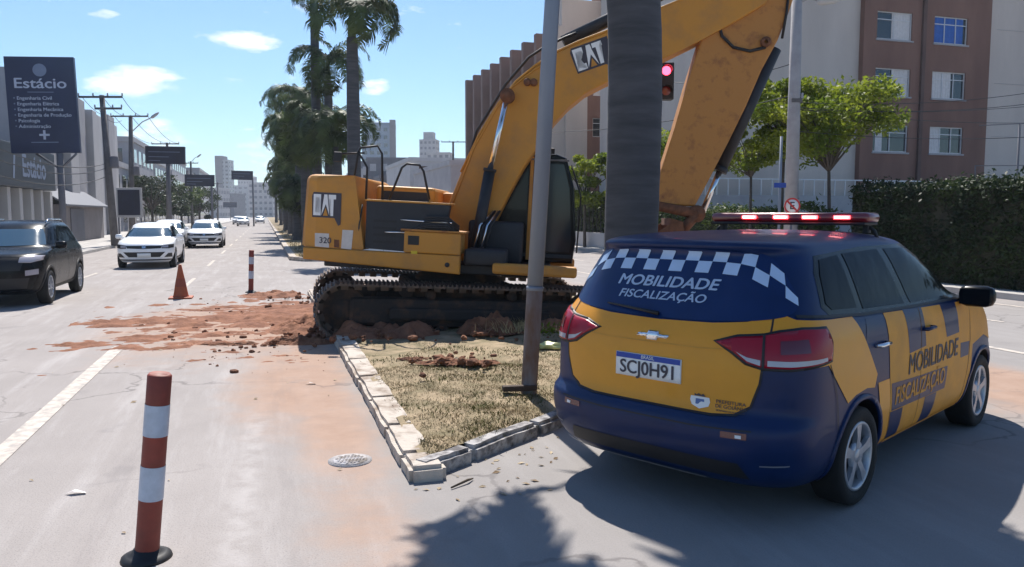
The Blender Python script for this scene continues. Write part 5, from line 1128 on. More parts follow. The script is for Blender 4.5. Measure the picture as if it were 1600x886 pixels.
def hedge(name, s0, s1, t0, t1, z0, h, n, lm, label, size=.05, seed=3, core=True):
    r = np.random.default_rng(seed); o = empty(name, rd(s0, t0, z0)); tag(o, label, 'hedge'); bs = rd(s0, t0, z0)
    ls = []; W = s1 - s0; T_ = t1 - t0
    nzh = vnoise(seed + 40)
    def bul(a, b): return .10 * nzh(a * 1.3, b * 1.3)
    m = n
    a = r.uniform(0, T_, m); z = r.uniform(0, 1, m) ** .9 * h; face = r.integers(0, 10, m); s = np.where(face < 6, 0.0, r.uniform(0, W, m)); z = np.where(face < 6, z, h)
    a = np.where(face == 9, 0.0, a); z = np.where(face == 9, r.uniform(0, 1, m) * h, z)
    off = np.array([bul(x, y) for x, y in zip(a, z)]); jitter = r.normal(0, .05, (m, 3)) + np.c_[np.zeros(m), np.zeros(m), np.zeros(m)]
    S = s - np.where(face < 6, off, 0); Z = z + np.where((face >= 6) & (face < 9), off * 1.2 + r.exponential(.05, m), 0); A = a
    C = np.array([list(rd(s0 + q, t0 + w, z0 + e) - bs) for q, w, e in zip(S, A, Z)]) + jitter
    V, Q = leaves_mesh(C, size, seed); np_mesh('foliage', V, Q, lm, o)
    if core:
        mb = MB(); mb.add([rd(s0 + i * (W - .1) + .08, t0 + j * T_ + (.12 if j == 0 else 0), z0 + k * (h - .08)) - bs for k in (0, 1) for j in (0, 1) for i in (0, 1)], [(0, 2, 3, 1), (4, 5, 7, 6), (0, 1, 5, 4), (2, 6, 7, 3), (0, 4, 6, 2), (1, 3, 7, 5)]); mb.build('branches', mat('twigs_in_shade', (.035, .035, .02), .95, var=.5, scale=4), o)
    return o
# green weed by the bag
C = [(random.gauss(0, .09), random.gauss(0, .06), .04 + random.random() * .16) for _ in range(60)]; V, Q = leaves_mesh(C, .035, 4); np_mesh('foliage', V, Q, M['leaf_bright'], pl)

# the palm right in front: its crown is above the picture, its shadow falls into it
palm('palm_tree', (1.13, 7.85, .1), 5.9, .222, 'thick dark grey palm trunk directly behind the patrol car roof', 3, 24, 3.35, lean=(.14, 0), group=None, up=.25, wid=.06, bend=-.9)
for i, (s, t, H, sk, lab, L_) in enumerate([
        (3.36, 31.8, 8.4, 0, 'tall palm rising just left of the excavator body, its crown cut by the frame', 3.1), (2.9, 47, 13.9, 0, 'slender tall palm second in the row, crown at the top edge', 3.4),
        (3.5, 46, 9.0, 8, 'palm with a full bushy crown in front of the dark cluster', 3.3), (2.1, 44, 4.9, 12, 'palm with hanging dead fronds nearest the avenue edge of the median', 2.9), (2.3, 57, 8.6, 11, 'bushy palm rising behind the shaggy ones at the left of the row', 3.4),
        (2.1, 70, 10.0, 11, 'higher palm at the far left of the dark palm cluster', 3.6), (1.9, 52, 2.4, 8, 'short young palm with fronds near the ground at the median edge', 2.7), (2.3, 62, 4.6, 9, 'second short young palm deeper in the row', 3.2), (3.4, 40, 4.9, 10, 'stocky palm low behind the tall one by the excavator', 3.0),
        (3.2, 55, 7.0, 9, 'mid height palm filling the middle of the dark cluster', 3.4), (2.0, 84, 8.6, 9, 'palm showing only its crown behind the higher left one', 3.6)]):
    palm('palm_tree', rd(s, t, .15), H, .22, lab, 20 + i, 14, L_, skirt=int(sk * .55), wid=.030, ll=.80)
protos = [palm('palm_tree', rd(2.2, 62, .15), 7.2, .22, 'far palm in the dense row along the median', 40, 13, 3.2, skirt=6, wid=.06, ll=.8), palm('palm_tree', rd(3.4, 70, .15), 9.0, .22, 'far palm in the dense row along the median', 41, 13, 3.2, skirt=5, wid=.06, ll=.8)]
rr = random.Random(9)
protos[0]['label'] = 'first of the far palms where the row turns into a dark mass'; protos[1]['label'] = 'taller far palm just behind the bushy crowns of the row'
FARP = ['far palm ' + q for q in ('right after the taller far one', 'with a crown close to the fence of trunks', 'half covered by its nearer neighbour', 'in the middle of the dark row', 'just past the middle of the dark row', 'two thirds along the dark row', 'behind the two thirds point of the row', 'near the end of the dense row', 'small in the thinning end of the row', 'third from the far end of the row', 'second from the far end of the row', 'at the very far end of the row')]
for i, t in enumerate([78, 86, 95, 104, 114, 125, 137, 150, 165, 182, 205, 230]):
    c = copy_tree(protos[i % 2]);  c.location = rd(rr.uniform(1.9, 4.2), t, .15); c.rotation_euler = (0, 0, rr.uniform(0, 6)); k = rr.uniform(.85, 1.1); c.scale = (k, k, k); c['label'] = 'far palm standing in the dense dark row, number ' if False else FARP[i]
# street trees on the right pavement
tree('street_tree', at(1302, 330, 24) * 1, 5.6, (1, 1), 3, 30, M['leaf_bright'], 'x y z w') if False else None
def onp(px, Y): p = at(px, 335, Y); return Vector((p.x, p.y, .13))
tree('street_tree', onp(1302, 24), 6, (2.05, 4.2), 46, 12500, M['leaf_bright'], 'leafy yellow green street tree with thin trunk left of the brown facade', 'tree', 'street trees on the right pavement', .075, .06, 3, .85, lean=(-.35, 0))
tree('street_tree', onp(1222, 25.5), 6, (1.9, 4.8), 30, 8000, M['leaf_bright'], 'green street tree behind the concrete utility pole', 'tree', 'street trees on the right pavement', .08, .06, 4, .7)
tree('street_tree', onp(1172, 26.5), 5, (1.45, 3.6), 18, 4200, M['leaf_bright'], 'small light green street tree just right of the excavator arm', 'tree', 'street trees on the right pavement', .08, .05, 5, .7)
tree('street_tree', onp(1062, 34), 5.5, (2.0, 4.5), 18, 4500, M['leaf_bright'], 'bright green tree seen between the palm trunk and the excavator arm', 'tree', 'street trees on the right pavement', .10, .07, 6, 1.1, low=.5)
tree('street_tree', onp(914, 40), 5.5, (1.7, 3.6), 22, 5600, M['leaf_bright'], 'sunlit round tree between the excavator cab and the palm trunk', 'tree', 'street trees on the right pavement', .10, .07, 7, 1.1, low=.5)
hedge('hedge', 15.3, 16.6, 7.5, 18.3, .13, 2.28, 26000, M['leaf_dark'], 'tall dark clipped hedge behind the patrol car at the right edge', .055, 3)
hedge('low_hedge', 15.3, 16.0, 19.6, 30, .13, 1.72, 9000, M['leaf_mid'], 'lower flowering hedge seen just above the red light bar', .06, 5)
hedge('far_hedge', 16.0, 17.0, 31, 62, .13, 2.5, 12000, M['leaf_mid'], 'shaded leafy hedge and climbers right of the excavator cab', .09, 6)
# trees on the left side of the avenue
for i, (px, Y, r_, ch, lab) in enumerate([(238, 82, 3.0, 3.9, 'dark dense tree under the nearest billboard on the left'), (284, 100, 3.2, 3.3, 'dark green tree beside the billboard pole'), (312, 112, 3.2, 3.4, 'green tree closing the left row beside the tower'), (262, 92, 2.4, 3.0, 'low dark tree behind the white cars')]):
    p = at(px, 335, Y); tree('roadside_tree', (p.x, p.y, .13), 7, (r_, ch), 16, 3200, M['leaf_dark'] if i != 1 else M['leaf_mid'], lab, 'tree', 'trees along the left pavement', .17, .14, 30 + i, .8, low=.5)
# ------------------------------------------------------------------ buildings
def wall_grid(mb, O, U, Nn, W, H, holes, depth=.16, mi=0, rev=None):
    """wall in the plane of O,U,Z with rectangular openings (u0,u1,z0,z1); reveals go inwards"""
    us = sorted({0, W} | {h[0] for h in holes} | {h[1] for h in holes}); zs = sorted({0, H} | {h[2] for h in holes} | {h[3] for h in holes}); Z = Vector((0, 0, 1)); P = lambda u, z, d=0: O + U * u + Z * z - Nn * d
    mb.cur = mi
    for a, b in zip(us[:-1], us[1:]):
        for c, d in zip(zs[:-1], zs[1:]):
            m1, m2 = (a + b) / 2, (c + d) / 2
            if any(h[0] < m1 < h[1] and h[2] < m2 < h[3] for h in holes): continue
            mb.add([P(a, c), P(b, c), P(b, d), P(a, d)], [(0, 1, 2, 3)])
    for h in holes:
        q = [(h[0], h[2]), (h[1], h[2]), (h[1], h[3]), (h[0], h[3])]
        for i in range(4): a, b = q[i], q[(i + 1) % 4]; mb.add([P(*a), P(*b), P(*b, depth), P(*a, depth)], [(0, 1, 2, 3)])
def window(par, O, U, Nn, h, frame_m, glass_m, depth=.12, mull=1, cross=True, curtain=None):
    Z = Vector((0, 0, 1)); T = Matrix((U, Nn, Z)).transposed().to_4x4(); T.translation = O
    mb = MB(); t = .05; u0, u1, z0, z1 = h; y0, y1 = -depth, -depth + .05
    mb.box(u0, u1, y0, y1, z0, z0 + t, T); mb.box(u0, u1, y0, y1, z1 - t, z1, T); mb.box(u0, u0 + t, y0, y1, z0 + t, z1 - t, T); mb.box(u1 - t, u1, y0, y1, z0 + t, z1 - t, T)
    for k in range(1, mull + 1): c = u0 + (u1 - u0) * k / (mull + 1); mb.box(c - .02, c + .02, y0, y1 - .004, z0 + t, z1 - t, T)
    if cross: c = z0 + (z1 - z0) * .72; mb.box(u0 + t, u1 - t, y0, y1 - .006, c - .02, c + .02, T)
    w = mb.build('window', frame_m, par)
    g = MB(); g.add([T @ Vector((u, y0 - .01, z)) for u, z in ((u0, z0), (u1, z0), (u1, z1), (u0, z1))], [(0, 1, 2, 3)]); g.build('pane', glass_m, w)
    if curtain:
        c = MB(); a, b = u0 + (u1 - u0) * curtain[0], u0 + (u1 - u0) * curtain[1]; n = 14
        V = [T @ Vector((a + (b - a) * i / n, y0 + .004 + .010 * (i % 2), z)) for i in range(n + 1) for z in (z0 + t, z1 - t)]; c.add(V, [(2 * i, 2 * i + 2, 2 * i + 3, 2 * i + 1) for i in range(n)]); c.build('curtain', M[curtain[2]], w)
    return w
M['cream'] = mat('cream_render', (.60, .53, .48), .9, col2=(.50, .44, .40), scale=.35, thresh=(.35, .65), bump=.1, bscale=14, stretch=(1, 1, .3))
M['brownr'] = mat('brown_render', (.24, .135, .105), .9, col2=(.18, .10, .08), scale=.5, thresh=(.35, .65), bump=.1, bscale=14, stretch=(1, 1, .3)); M['brownfin'] = mat('brown_fin', (.22, .15, .13), .9, var=.15, scale=.6); M['brownd'] = mat('dark_brown_panel', (.13, .085, .075), .9, var=.2, scale=.8)
M['winframe'] = mat('aluminium_frame', (.62, .62, .64), .5, .2, var=.05); M['curtainw'] = mat('pale_curtain', (.62, .60, .60), .9, var=.1, scale=8); M['blueb'] = mat('blue_blind', (.03, .12, .42), .6, var=.15)
M['wpane'] = glass('window_glass', (.02, .024, .03), .06); M['palegrey'] = mat('pale_grey_render', (.40, .39, .40), .9, col2=(.33, .32, .34), scale=.6, thresh=(.35, .65)); M['dgrey'] = mat('dark_grey_render', (.15, .15, .17), .9, var=.15, scale=.8); M['offwhite'] = mat('off_white_render', (.46, .45, .455), .9, var=.08, scale=.7)
# --- apartment block facing us (its face is square to the avenue)
def apartment():
    o = empty('apartment_block', rd(28, 33)); tag(o, 'cream and brown apartment block with sliding windows on the right', 'building'); B = rd(28, 33)
    Nn = -ROAD; U = NR; H = 21
    wb = MB(); wb.add([rd(s, t, z) - B for z in (0, H) for t in (33.02, 46) for s in (19.8, 54)], [(0, 2, 3, 1), (4, 5, 7, 6), (2, 6, 7, 3), (0, 4, 6, 2), (1, 3, 7, 5)]); wb.build('wall', M['cream'], o)
    mb = MB(); wall_grid(mb, rd(19.8, 33) - B, U, Nn, 27.8 - 19.8, H, []); mb.build('wall', M['cream'], o)
    mb = MB(); wall_grid(mb, rd(35.6, 33) - B, U, Nn, 18, H, []); mb.build('wall', M['cream'], o)
    mb = MB()
    for k in range(8): z = .35 + k * 2.72; mb.box(36.3, 54, -.02, -.005, z, z + .02, Matrix((U, -Nn, Vector((0, 0, 1)))).transposed().to_4x4() if False else (lambda M4: M4)(Matrix.Translation(rd(0, 33) - B) @ Matrix((U, ROAD, Vector((0, 0, 1)))).transposed().to_4x4()))
    mb.build('string_line', M['palegrey'], o)
    O = rd(27.8, 32.7) - B; W = 7.8; rows = [2.1, 4.82, 7.55, 10.25, 12.95, 15.65]; cols = [(.75, 2.85), (4.2, 6.3)]; holes = [(a, b, z, z + 1.32) for z in rows for a, b in cols]
    mb = MB(); wall_grid(mb, O, U, Nn, W, H, holes); T0 = Matrix.Translation(O) @ Matrix((U, Nn, Vector((0, 0, 1)))).transposed().to_4x4()
    for u in (0, W - .02): mb.box(u, u + .02, -.35, -.002, 0, H, T0)
    mb.build('wall', M['brownr'], o)
    mb = MB(); mb.box(3.42, 3.62, .003, .12, 0, H, T0); mb.build('rain_pipe_chase', M['brownd'], o)
    cz = [(.0, .28, 'curtainw'), (.55, .98, 'curtainw'), (.1, .3, 'curtainw'), (.02, .35, 'curtainw'), (.6, .95, 'curtainw')]
    for i, h in enumerate(holes): window(o, O, U, Nn, h, M['winframe'], M['wpane'], mull=1 + i % 2, curtain={7: (.05, .9, 'blueb'), 6: (.45, .97, 'curtainw'), 4: (.5, .97, 'curtainw'), 5: (.05, .6, 'curtainw')}.get(i, cz[i % 5]))
    mb = MB()
    for z in rows:
        for a, b in cols: mb = MB(); mb.box(a - .06, b + .06, .003, .07, z - .09, z - .01, T0); mb.build('window_sill', M['palegrey'], o)
    return o
apartment()
# --- long block beside the avenue with projecting fins
def finned():
    B = rd(19, 56); o = empty('finned_block', B); tag(o, 'long brown and cream apartment block with stepped fins, half hidden by the boom', 'building')
    U = ROAD; Nn = -NR; H = 13.3; t0, t1 = 50, 72.6; O = rd(19, t0) - B; W = t1 - t0; bay = W / 8; holes = []
    for k in range(8):
        for z in (1.3, 4.0, 6.7, 9.4): holes.append((k * bay + .9, k * bay + 2.3, z, z + 1.2))
    mb = MB(); wall_grid(mb, O, U, Nn, W, H, holes); mb.add([rd(s, t, z) - B for z in (0, H) for t in (t0 + .3, t1) for s in (19.3, 33)], [(2, 6, 7, 3), (1, 3, 7, 5)]); mb.add([rd(s, t, H) - B for s, t in ((19, t0), (33, t0), (33, t1), (19, t1))], [(0, 1, 2, 3)]); mb.build('wall', M['brownr'], o)
    for h in holes: window(o, O, U, Nn, h, M['winframe'], M['wpane'], mull=1, curtain=(.5, .98, 'curtainw') if int(h[0] + h[2]) % 2 else None)
    T0 = Matrix.Translation(O) @ Matrix((U, Nn, Vector((0, 0, 1)))).transposed().to_4x4()
    for k in range(9): mb = MB(); a = k * bay - (.0 if k == 0 else .2); mb.box(a, a + .5, .003, 1.1, .0, H + .7, T0); mb.build('fin', M['cream'] if k == 0 else M['brownfin'], o)
    # the end wall that faces us: cream and brown bays with windows on every floor
    T1 = Matrix.Translation(rd(0, 0) - B) @ Matrix((NR, ROAD, Vector((0, 0, 1)))).transposed().to_4x4()
    s = 19.0
    for w, mt_, cols in ((1.5, 'cream', []), (2.7, 'brownr', [(.5, 2.2)]), (1.2, 'brownd', []), (2.9, 'cream', []), (3.0, 'brownr', [(.6, 2.4)]), (2.7, 'cream', [])):
        hs = [(a, b, z, z + 1.25) for z in (1.5, 4.2, 6.9, 9.6) for a, b in cols]; O2 = rd(s, t0 - (.25 if mt_ == 'cream' else 0)) - B; mb = MB(); wall_grid(mb, O2, NR, -ROAD, w, H, hs)
        if mt_ == 'cream':
            for q in (s, s + w - .02): mb.box(q, q + .02, t0 - .248, t0 + .1, 0, H, T1)
        mb.build('wall', M[mt_], o)
        for i, h in enumerate(hs): window(o, O2, NR, -ROAD, h, M['winframe'], M['wpane'], mull=2, curtain=(.05, .55, 'curtainw') if i % 2 else (.4, .97, 'curtainw'))
        s += w
    mb = MB(); mb.box(19.5, 22.5, 52, 55.5, H, H + 3.0, T1, .05); mb.build('roof_tank', M['cream'], o); mb = MB(); mb.box(22.5, 26, 50.6, 54, H, H + 5.0, T1, .05); mb.build('roof_tank', M['brownr'], o)
finned()
# --- generic far blocks
def block(name, c, w, d, h, m, label, cat='building', yaw=ROAD_YAW - math.pi / 2, floors=0, bays=0, roof=None, wm=None, step=None):
    o = empty(name, c, yaw); tag(o, label, cat); mb = MB(); mb.box(-w / 2, w / 2, -d / 2, d / 2, 0, h); mb.build('wall', m, o)
    if floors:
        f = h / floors; b = w / bays; q = MB()
        for i in range(floors):
            for j in range(bays):
                a = -w / 2 + j * b + b * .22; z = i * f + f * .32; q.box(a, a + b * .56, -d / 2 - .03, -d / 2 - .001, z, z + f * .45)
        q.build('window_rows', wm or M['wpane'], o)['kind'] = 'stuff'
        nb = max(2, int(d / b)); q = MB()
        for i in range(floors):
            for j in range(nb):
                a = -d / 2 + j * d / nb + d / nb * .25; z = i * f + f * .32; q.box(w / 2 + .001, w / 2 + .03, a, a + d / nb * .5, z, z + f * .45); q.box(-w / 2 - .03, -w / 2 - .001, a, a + d / nb * .5, z, z + f * .45)
        q.build('side_window_rows', wm or M['wpane'], o)['kind'] = 'stuff'
    if roof: 
        mb = MB(); rw, rd_, rh = roof; mb.box(-w * rw / 2, w * rw / 2, -d * rd_ / 2, d * rd_ / 2, h, h + rh); mb.build('roof_storey', m, o)
    if step:
        x0, x1, hh = step; mb = MB(); mb.box(x0 * w, x1 * w, -d / 2 - .2, d / 2 + .2, 0, hh); mb.build('side_tower', M['dgrey'] if m is not M['dgrey'] else M['palegrey'], o)
    mb = MB(); mb.box(-w / 2 - .15, w / 2 + .15, -d / 2 - .15, d / 2 + .15, h - .02, h + .5 if not roof else h + .3); mb.build('parapet', m, o)
    return o
def gp(px, Y): p = at(px, 335, Y); return Vector((p.x, p.y, 0))
M['bluegrey'] = mat('blue_grey_glass_facade', (.16, .22, .30), .35, var=.1, scale=.1); M['tower'] = mat('tower_render', (.30, .31, .34), .8, var=.08, scale=.1)
block('tower_block', gp(353, 520), 8.8, 9, 36, M['tower'], 'slim pale grey tower rising alone above the far end of the avenue', 'tower', 0, 14, 3, step=(-.5, .05, 39))
block('office_block', gp(594, 330), 13.5, 12, 37, M['bluegrey'], 'wide blue grey tower with curved roof line behind the palms', 'tower', R(8), 12, 5, roof=(.8, .8, 1.5), step=(.32, .5, 39.5))
block('office_block', gp(672, 400), 8.2, 9, 38, M['palegrey'], 'pale stepped tower between the blue tower and the boom', 'tower', R(-6), 14, 4, roof=(.6, .6, 4), wm=M['dgrey']); block('office_block', gp(688, 380), 11, 9, 30, M['palegrey'], 'lower pale block against the foot of the stepped tower', 'building', R(-6), 10, 4, wm=M['dgrey'])
block('low_building', gp(620, 150), 10, 8, 11.5, M['dgrey'], 'dark grid fronted building above the excavator hood', 'building', R(6), 4, 5, wm=M['palegrey']); block('low_building', gp(668, 140), 12, 9, 8.4, M['offwhite'], 'low white building with three dark windows behind the handrail', 'building', R(-4), 2, 7); block('low_building', gp(697, 125), 4.5, 6, 9.6, M['dgrey'], 'dark plain block beside the far utility pole', 'building', R(-4)); block('low_building', gp(655, 190), 26, 8, 13.5, M['dgrey'], 'long dark roofline between the two far towers', 'building', 0, 4, 10, wm=M['palegrey'])
for i, (px, Y, w, h, m, lab) in enumerate([(374, 640, 22, 24, 'tower', 'hazy flat block right of the slim tower'), (388, 700, 12, 34, 'palegrey', 'hazy pale block in the far distance with a narrow top'), (402, 560, 16, 17, 'tower', 'hazy low block nearest the palm row'), (352, 420, 16, 12, 'dgrey', 'dark low block at the foot of the slim tower'), (334, 360, 10, 13, 'palegrey', 'small pale block behind the left trees'), (412, 480, 14, 20, 'palegrey', 'pale far block half behind the palm row')]):
    block('distant_building', gp(px, Y), w, 14, h, M[m], lab, 'building', R(5 * (i % 3 - 1)), max(2, int(h / 3.2)), 5, wm=M['dgrey'])
# row of buildings on the left
for i, (t, ln, dp, h, m, lab, fl) in enumerate([(84, 14, 12, 6.2, 'palegrey', 'low pale shop building right of the ribbed block', 2), (100, 16, 12, 9.3, 'palegrey', 'pale two tone building behind the nearest billboard', 3), (118, 18, 12, 8.2, 'offwhite', 'white block behind the billboard pole with a dark window band', 3), (140, 22, 12, 10.2, 'palegrey', 'grey block behind the second billboard', 4), (166, 24, 12, 9.0, 'dgrey', 'dark low block beyond the second billboard', 3), (196, 30, 12, 11, 'palegrey', 'far grey block near the foot of the slim tower', 4)]):
    block('street_building', rd(-13 - dp / 2, t), ln, dp, h, M[m], lab, 'building', ROAD_YAW, fl, max(3, ln // 3))
for i, (t, h) in enumerate([(95, 7), (120, 9), (150, 8), (185, 11), (230, 9), (290, 12)]):
    block('street_building', rd(24, t), 22, 10, h, M[('palegrey', 'offwhite', 'dgrey')[i % 3]], ['low pale building beyond the finned block', 'white building far along the right side', 'dark building far along the right side', 'tall pale building far along the right side', 'distant white building on the right side', 'most distant dark building on the right side'][i], 'building', ROAD_YAW, int(h / 3), 6)
# --- ribbed grey block behind the utility pole
def ribbed():
    B = rd(-12, 60); o = empty('ribbed_block', B); tag(o, 'grey three storey block with vertical ribs and dark window strips on the left', 'building'); T0 = Matrix.Translation(rd(0, 0) - B) @ Matrix((NR, ROAD, Vector((0, 0, 1)))).transposed().to_4x4(); H = 9.2
    mb = MB(); mb.box(-24, -12.3, 51, 78, 0, H, T0); mb.build('wall', M['palegrey'], o)
    k = 0; t = 51
    while t < 77:
        w = (2.6, 1.5, 2.3)[k % 3]; mb = MB(); mb.box(-12.3, -11.75 - .25 * (k % 2), t, t + w, 0, H + (.5 if k % 3 == 0 else .1), T0, .04); mb.build('rib', M['offwhite'] if k % 3 else M['palegrey'], o)
        g = 1.25
        for z in (.8, 3.7, 6.6): mb = MB(); mb.box(-12.29, -12.22, t + w + .05, t + w + g - .05, z, z + 1.8, T0); mb.build('window', M['wpane'], o)
        mb = MB(); mb.box(-12.29, -12.24, t + w, t + w + g, 0, H - .3, T0); mb.build('dark_strip', M['dgrey'], o); t += w + g; k += 1
    mb = MB(); mb.box(-20, -12.6, 50.8, 51, 0, H + .6, T0); mb.build('end_wall', M['palegrey'], o)
ribbed()
# --- shop with the dark fascia
M['signblue'] = mat('dark_sign_face', (.022, .034, .085), .45, var=.15, scale=1.2, coat=.2); M['signtext'] = mat('pale_sign_letters', (.50, .56, .68), .5, var=.05); M['signdim'] = mat('dim_sign_letters', (.20, .25, .36), .5, var=.05); M['fascia'] = mat('shop_fascia', (.030, .040, .055), .5, var=.2, scale=.8)
def shop():
    B = rd(-11, 42); o = empty('shop_building', B); tag(o, 'dark fronted corner shop with pale pillars at the left edge', 'building'); T0 = Matrix.Translation(rd(0, 0) - B) @ Matrix((NR, ROAD, Vector((0, 0, 1)))).transposed().to_4x4()
    mb = MB(); mb.box(-22, -11.6, 26, 49.6, 0, 4.9, T0); mb.build('wall', M['dgrey'], o)
    for k in range(13): t = 26.4 + k * 1.9; mb = MB(); mb.box(-11.6, -11.15, t, t + .5, .13, 3.0, T0); mb.build('pillar', M['offwhite'], o)
    for k in range(12): t = 26.9 + k * 1.9; mb = MB(); mb.box(-11.59, -11.5, t + .03, t + 1.37, .13, 2.95, T0); mb.build('shop_window', M['wpane'], o)
    mb = MB(); mb.box(-11.6, -10.9, 26, 49.4, 3.02, 5.0, T0, .03); f = mb.build('fascia', M['fascia'], o)
    mb = MB(); T = frame(rd(-10.893, 44.6, 4.02) - B, -ROAD * -1, NR); T = frame(rd(-10.893, 45.3, 4.02) - B, ROAD, NR)
    flat_text(mb, text2d('Estácio', 1.5, .03, sx=1.0), T, 2); mb.build('lettering', M['signdim'], f)
    mb = MB(); T = frame(rd(-10.893, 41.9, 4.1) - B, ROAD, NR); q = [(-.25, -.7), (.0, -.7), (.35, .75), (.05, .75)]; mb.add([T @ Vector((u, v, 0)) for u, v in q], [(0, 1, 2, 3)]); mb.build('logo_stroke', M['signdim'], f)
    # upper storeys set back
    mb = MB(); mb.box(-26, -13.2, 24, 43.0, 4.9, 9.9, T0); mb.build('upper_wall', M['bluegrey'], o); mb = MB(); mb.box(-13.2, -11.9, 30, 43.0, 4.9, 5.2, T0)
    for k in range(40): t = 30 + k * .33; mb.box(-11.96, -11.92, t, t + .03, 5.2, 6.5, T0)
    mb.box(-11.98, -11.90, 30, 43, 6.5, 6.56, T0); mb.build('balcony_rail', M['palegrey'], o)
    for k in range(5): t = 27 + k * 3.1; mb = MB(); mb.box(-13.19, -13.12, t, t + 1.9, 5.5, 7.9, T0); mb.build('window', M['wpane'], o)
shop()
def low_house():
    B = rd(-10.6, 54); o = empty('garage', B); tag(o, 'low grey garage with a pale sloping sheet roof beside the utility pole', 'building'); T0 = Matrix.Translation(rd(0, 0) - B) @ Matrix((NR, ROAD, Vector((0, 0, 1)))).transposed().to_4x4()
    mb = MB(); mb.box(-16, -10.8, 50.2, 62, 0, 2.3, T0); mb.build('wall', mat('grey_wall', (.22, .20, .20), .9, var=.15, scale=.9), o)
    mb = MB(); mb.add([T0 @ Vector(v) for v in ((-10.5, 49.9, 2.32), (-10.5, 62.3, 2.32), (-13.2, 62.3, 4.1), (-13.2, 49.9, 4.1), (-10.5, 49.9, 2.22), (-10.5, 62.3, 2.22), (-13.2, 62.3, 4.0), (-13.2, 49.9, 4.0))], [(0, 1, 2, 3), (7, 6, 5, 4), (0, 4, 5, 1), (3, 2, 6, 7), (0, 3, 7, 4)]); mb.build('roof', mat('shade_toned_roof_sheet', (.13, .135, .16), .6, var=.1, stretch=(1, 8, 1)), o)  # pale sheet, its colour lowered to stand for shade on the slope
    mb = MB(); mb.box(-10.79, -10.74, 52, 55.5, .13, 2.1, T0); mb.build('garage_door', M['dgrey'], o)
low_house()
# --- signs and billboards
def tall_sign():
    c = at(74, 165, 36); o = empty('pole_sign', (c.x, c.y, .13), 0); tag(o, 'tall dark blue sign board with a course list, on a post above the shop', 'sign'); x = MB(); w, h, zc = 2.8, 4.2, c.z - .13
    T = Matrix.Rotation(R(12), 4, 'Z') @ Matrix.Rotation(R(-1.5), 4, 'Y'); x.box(-w / 2, w / 2, -.12, .12, zc - h / 2, zc + h / 2, T, .02); bd = x.build('sign_board', M['signblue'], o)
    F0 = T @ frame((0, -.124, zc), (1, 0, 0), (0, -1, 0))
    def tx(s, size, u, v, m='signtext', bold=.0, sx=1, al='CENTER'): b = MB(); flat_text(b, shift2d(text2d(s, size, bold, align=al, sx=sx), u, v), F0, 4); b.build('lettering', M[m], bd)
    tx('Estácio', .62, -.02, .93, bold=.02, sx=1.22)
    for i, l in enumerate(['Engenharia Civil', 'Engenharia Elétrica', 'Engenharia Mecânica', 'Engenharia de Produção', 'Psicologia', 'Administração']): tx(l, .21, -1.0, .30 - i * .245, bold=.02, sx=1.05, al='LEFT')
    b = MB()
    for i in range(6): b.add([F0 @ Vector((-1.1 + a, .31 - i * .245 + c, .002)) for a, c in ((-.03, -.03), (.03, -.03), (.03, .03), (-.03, .03))], [(0, 1, 2, 3)])
    b.build('bullets', M['signdim'], bd)
    b = MB(); b.add([F0 @ Vector((u, v, .002)) for u, v in ((-.05, -1.50), (.05, -1.50), (.05, -1.34), (.21, -1.34), (.21, -1.25), (.05, -1.25), (.05, -1.09), (-.05, -1.09), (-.05, -1.25), (-.21, -1.25), (-.21, -1.34), (-.05, -1.34))], [tuple(range(12))]); b.build('plus_mark', M['signtext'], bd)
    b = MB(); b.add([F0 @ Vector((.28 * math.cos(a), 1.52 + .28 * math.sin(a), .002)) for a in np.linspace(0, 6.283, 25)[:-1]], [tuple(range(24))]); b.build('round_emblem', M['signdim'], bd)
    b = MB(); b.box(-.55, .5, -.002, .002, -.03, .0, F0 @ Matrix.Translation((0, .55, .003)) @ Matrix.Rotation(R(90), 4, 'X')); b.add([F0 @ Vector((u, v, .002)) for u, v in ((-.55, -1.64), (.55, -1.64), (.55, -1.60), (-.55, -1.60))], [(0, 1, 2, 3)]); b.build('thin_line', M['signdim'], bd)
    b = MB(); b.tube([(.45, 0, 0), (.45, 0, zc - h / 2)], .14, 12); b.build('post', M['dgrey'], o); b = MB(); b.tube([(.45, 0, zc - h / 2 - .7), (-.6, 0, zc - h / 2)], .05, 6); b.tube([(.45, 0, zc - h / 2 - .7), (1.2, 0, zc - h / 2)], .05, 6); b.build('brace', M['dgrey'], o)
tall_sign()
M['board'] = mat('billboard_back', (.018, .022, .045), .6, var=.3, scale=1.4); M['boardline'] = mat('billboard_line', (.14, .17, .25), .6)
def billboard(x0, y0, x1, y1, D, label, post=.5, slope=0.02, legs=True):
    c = at((x0 + x1) / 2, (y0 + y1) / 2, D); w = (x1 - x0) / F * D; h = (y1 - y0) / F * D; o = empty('billboard', (c.x, c.y, 0)); tag(o, label, 'billboard', 'dark roadside boards on the left'); T = Matrix.Translation((0, 0, c.z)) @ Matrix.Rotation(slope, 4, 'Y')
    b = MB(); b.box(-w / 2, w / 2, -.1, .1, -h / 2, h / 2, T, .02); bd = b.build('board', M['board'], o); b = MB()
    for z in (-.1, .18, -.32): b.box(-w * .42, w * (.2 + z), -.106, -.101, z * h - .02 * h, z * h + .02 * h, T)
    b.build('printed_lines', M['boardline'], bd)
    x = -w / 2 + w * post; b = MB(); b.tube([(x, .12, 0), (x, .12, c.z - h * .3)], .13, 8); b.build('post', M['dgrey'], o); return o
billboard(228, 229, 289, 256, 62, 'nearest dark billboard on a post, left of the avenue', .55); billboard(289, 273, 335, 291, 92, 'second dark billboard, lower and right of the nearest one', .88); billboard(362, 267, 395, 281, 118, 'dark board right of the slim tower', .97, .03); billboard(349, 316, 370, 324, 240, 'smallest dark board far away at the foot of the slim tower', .5)
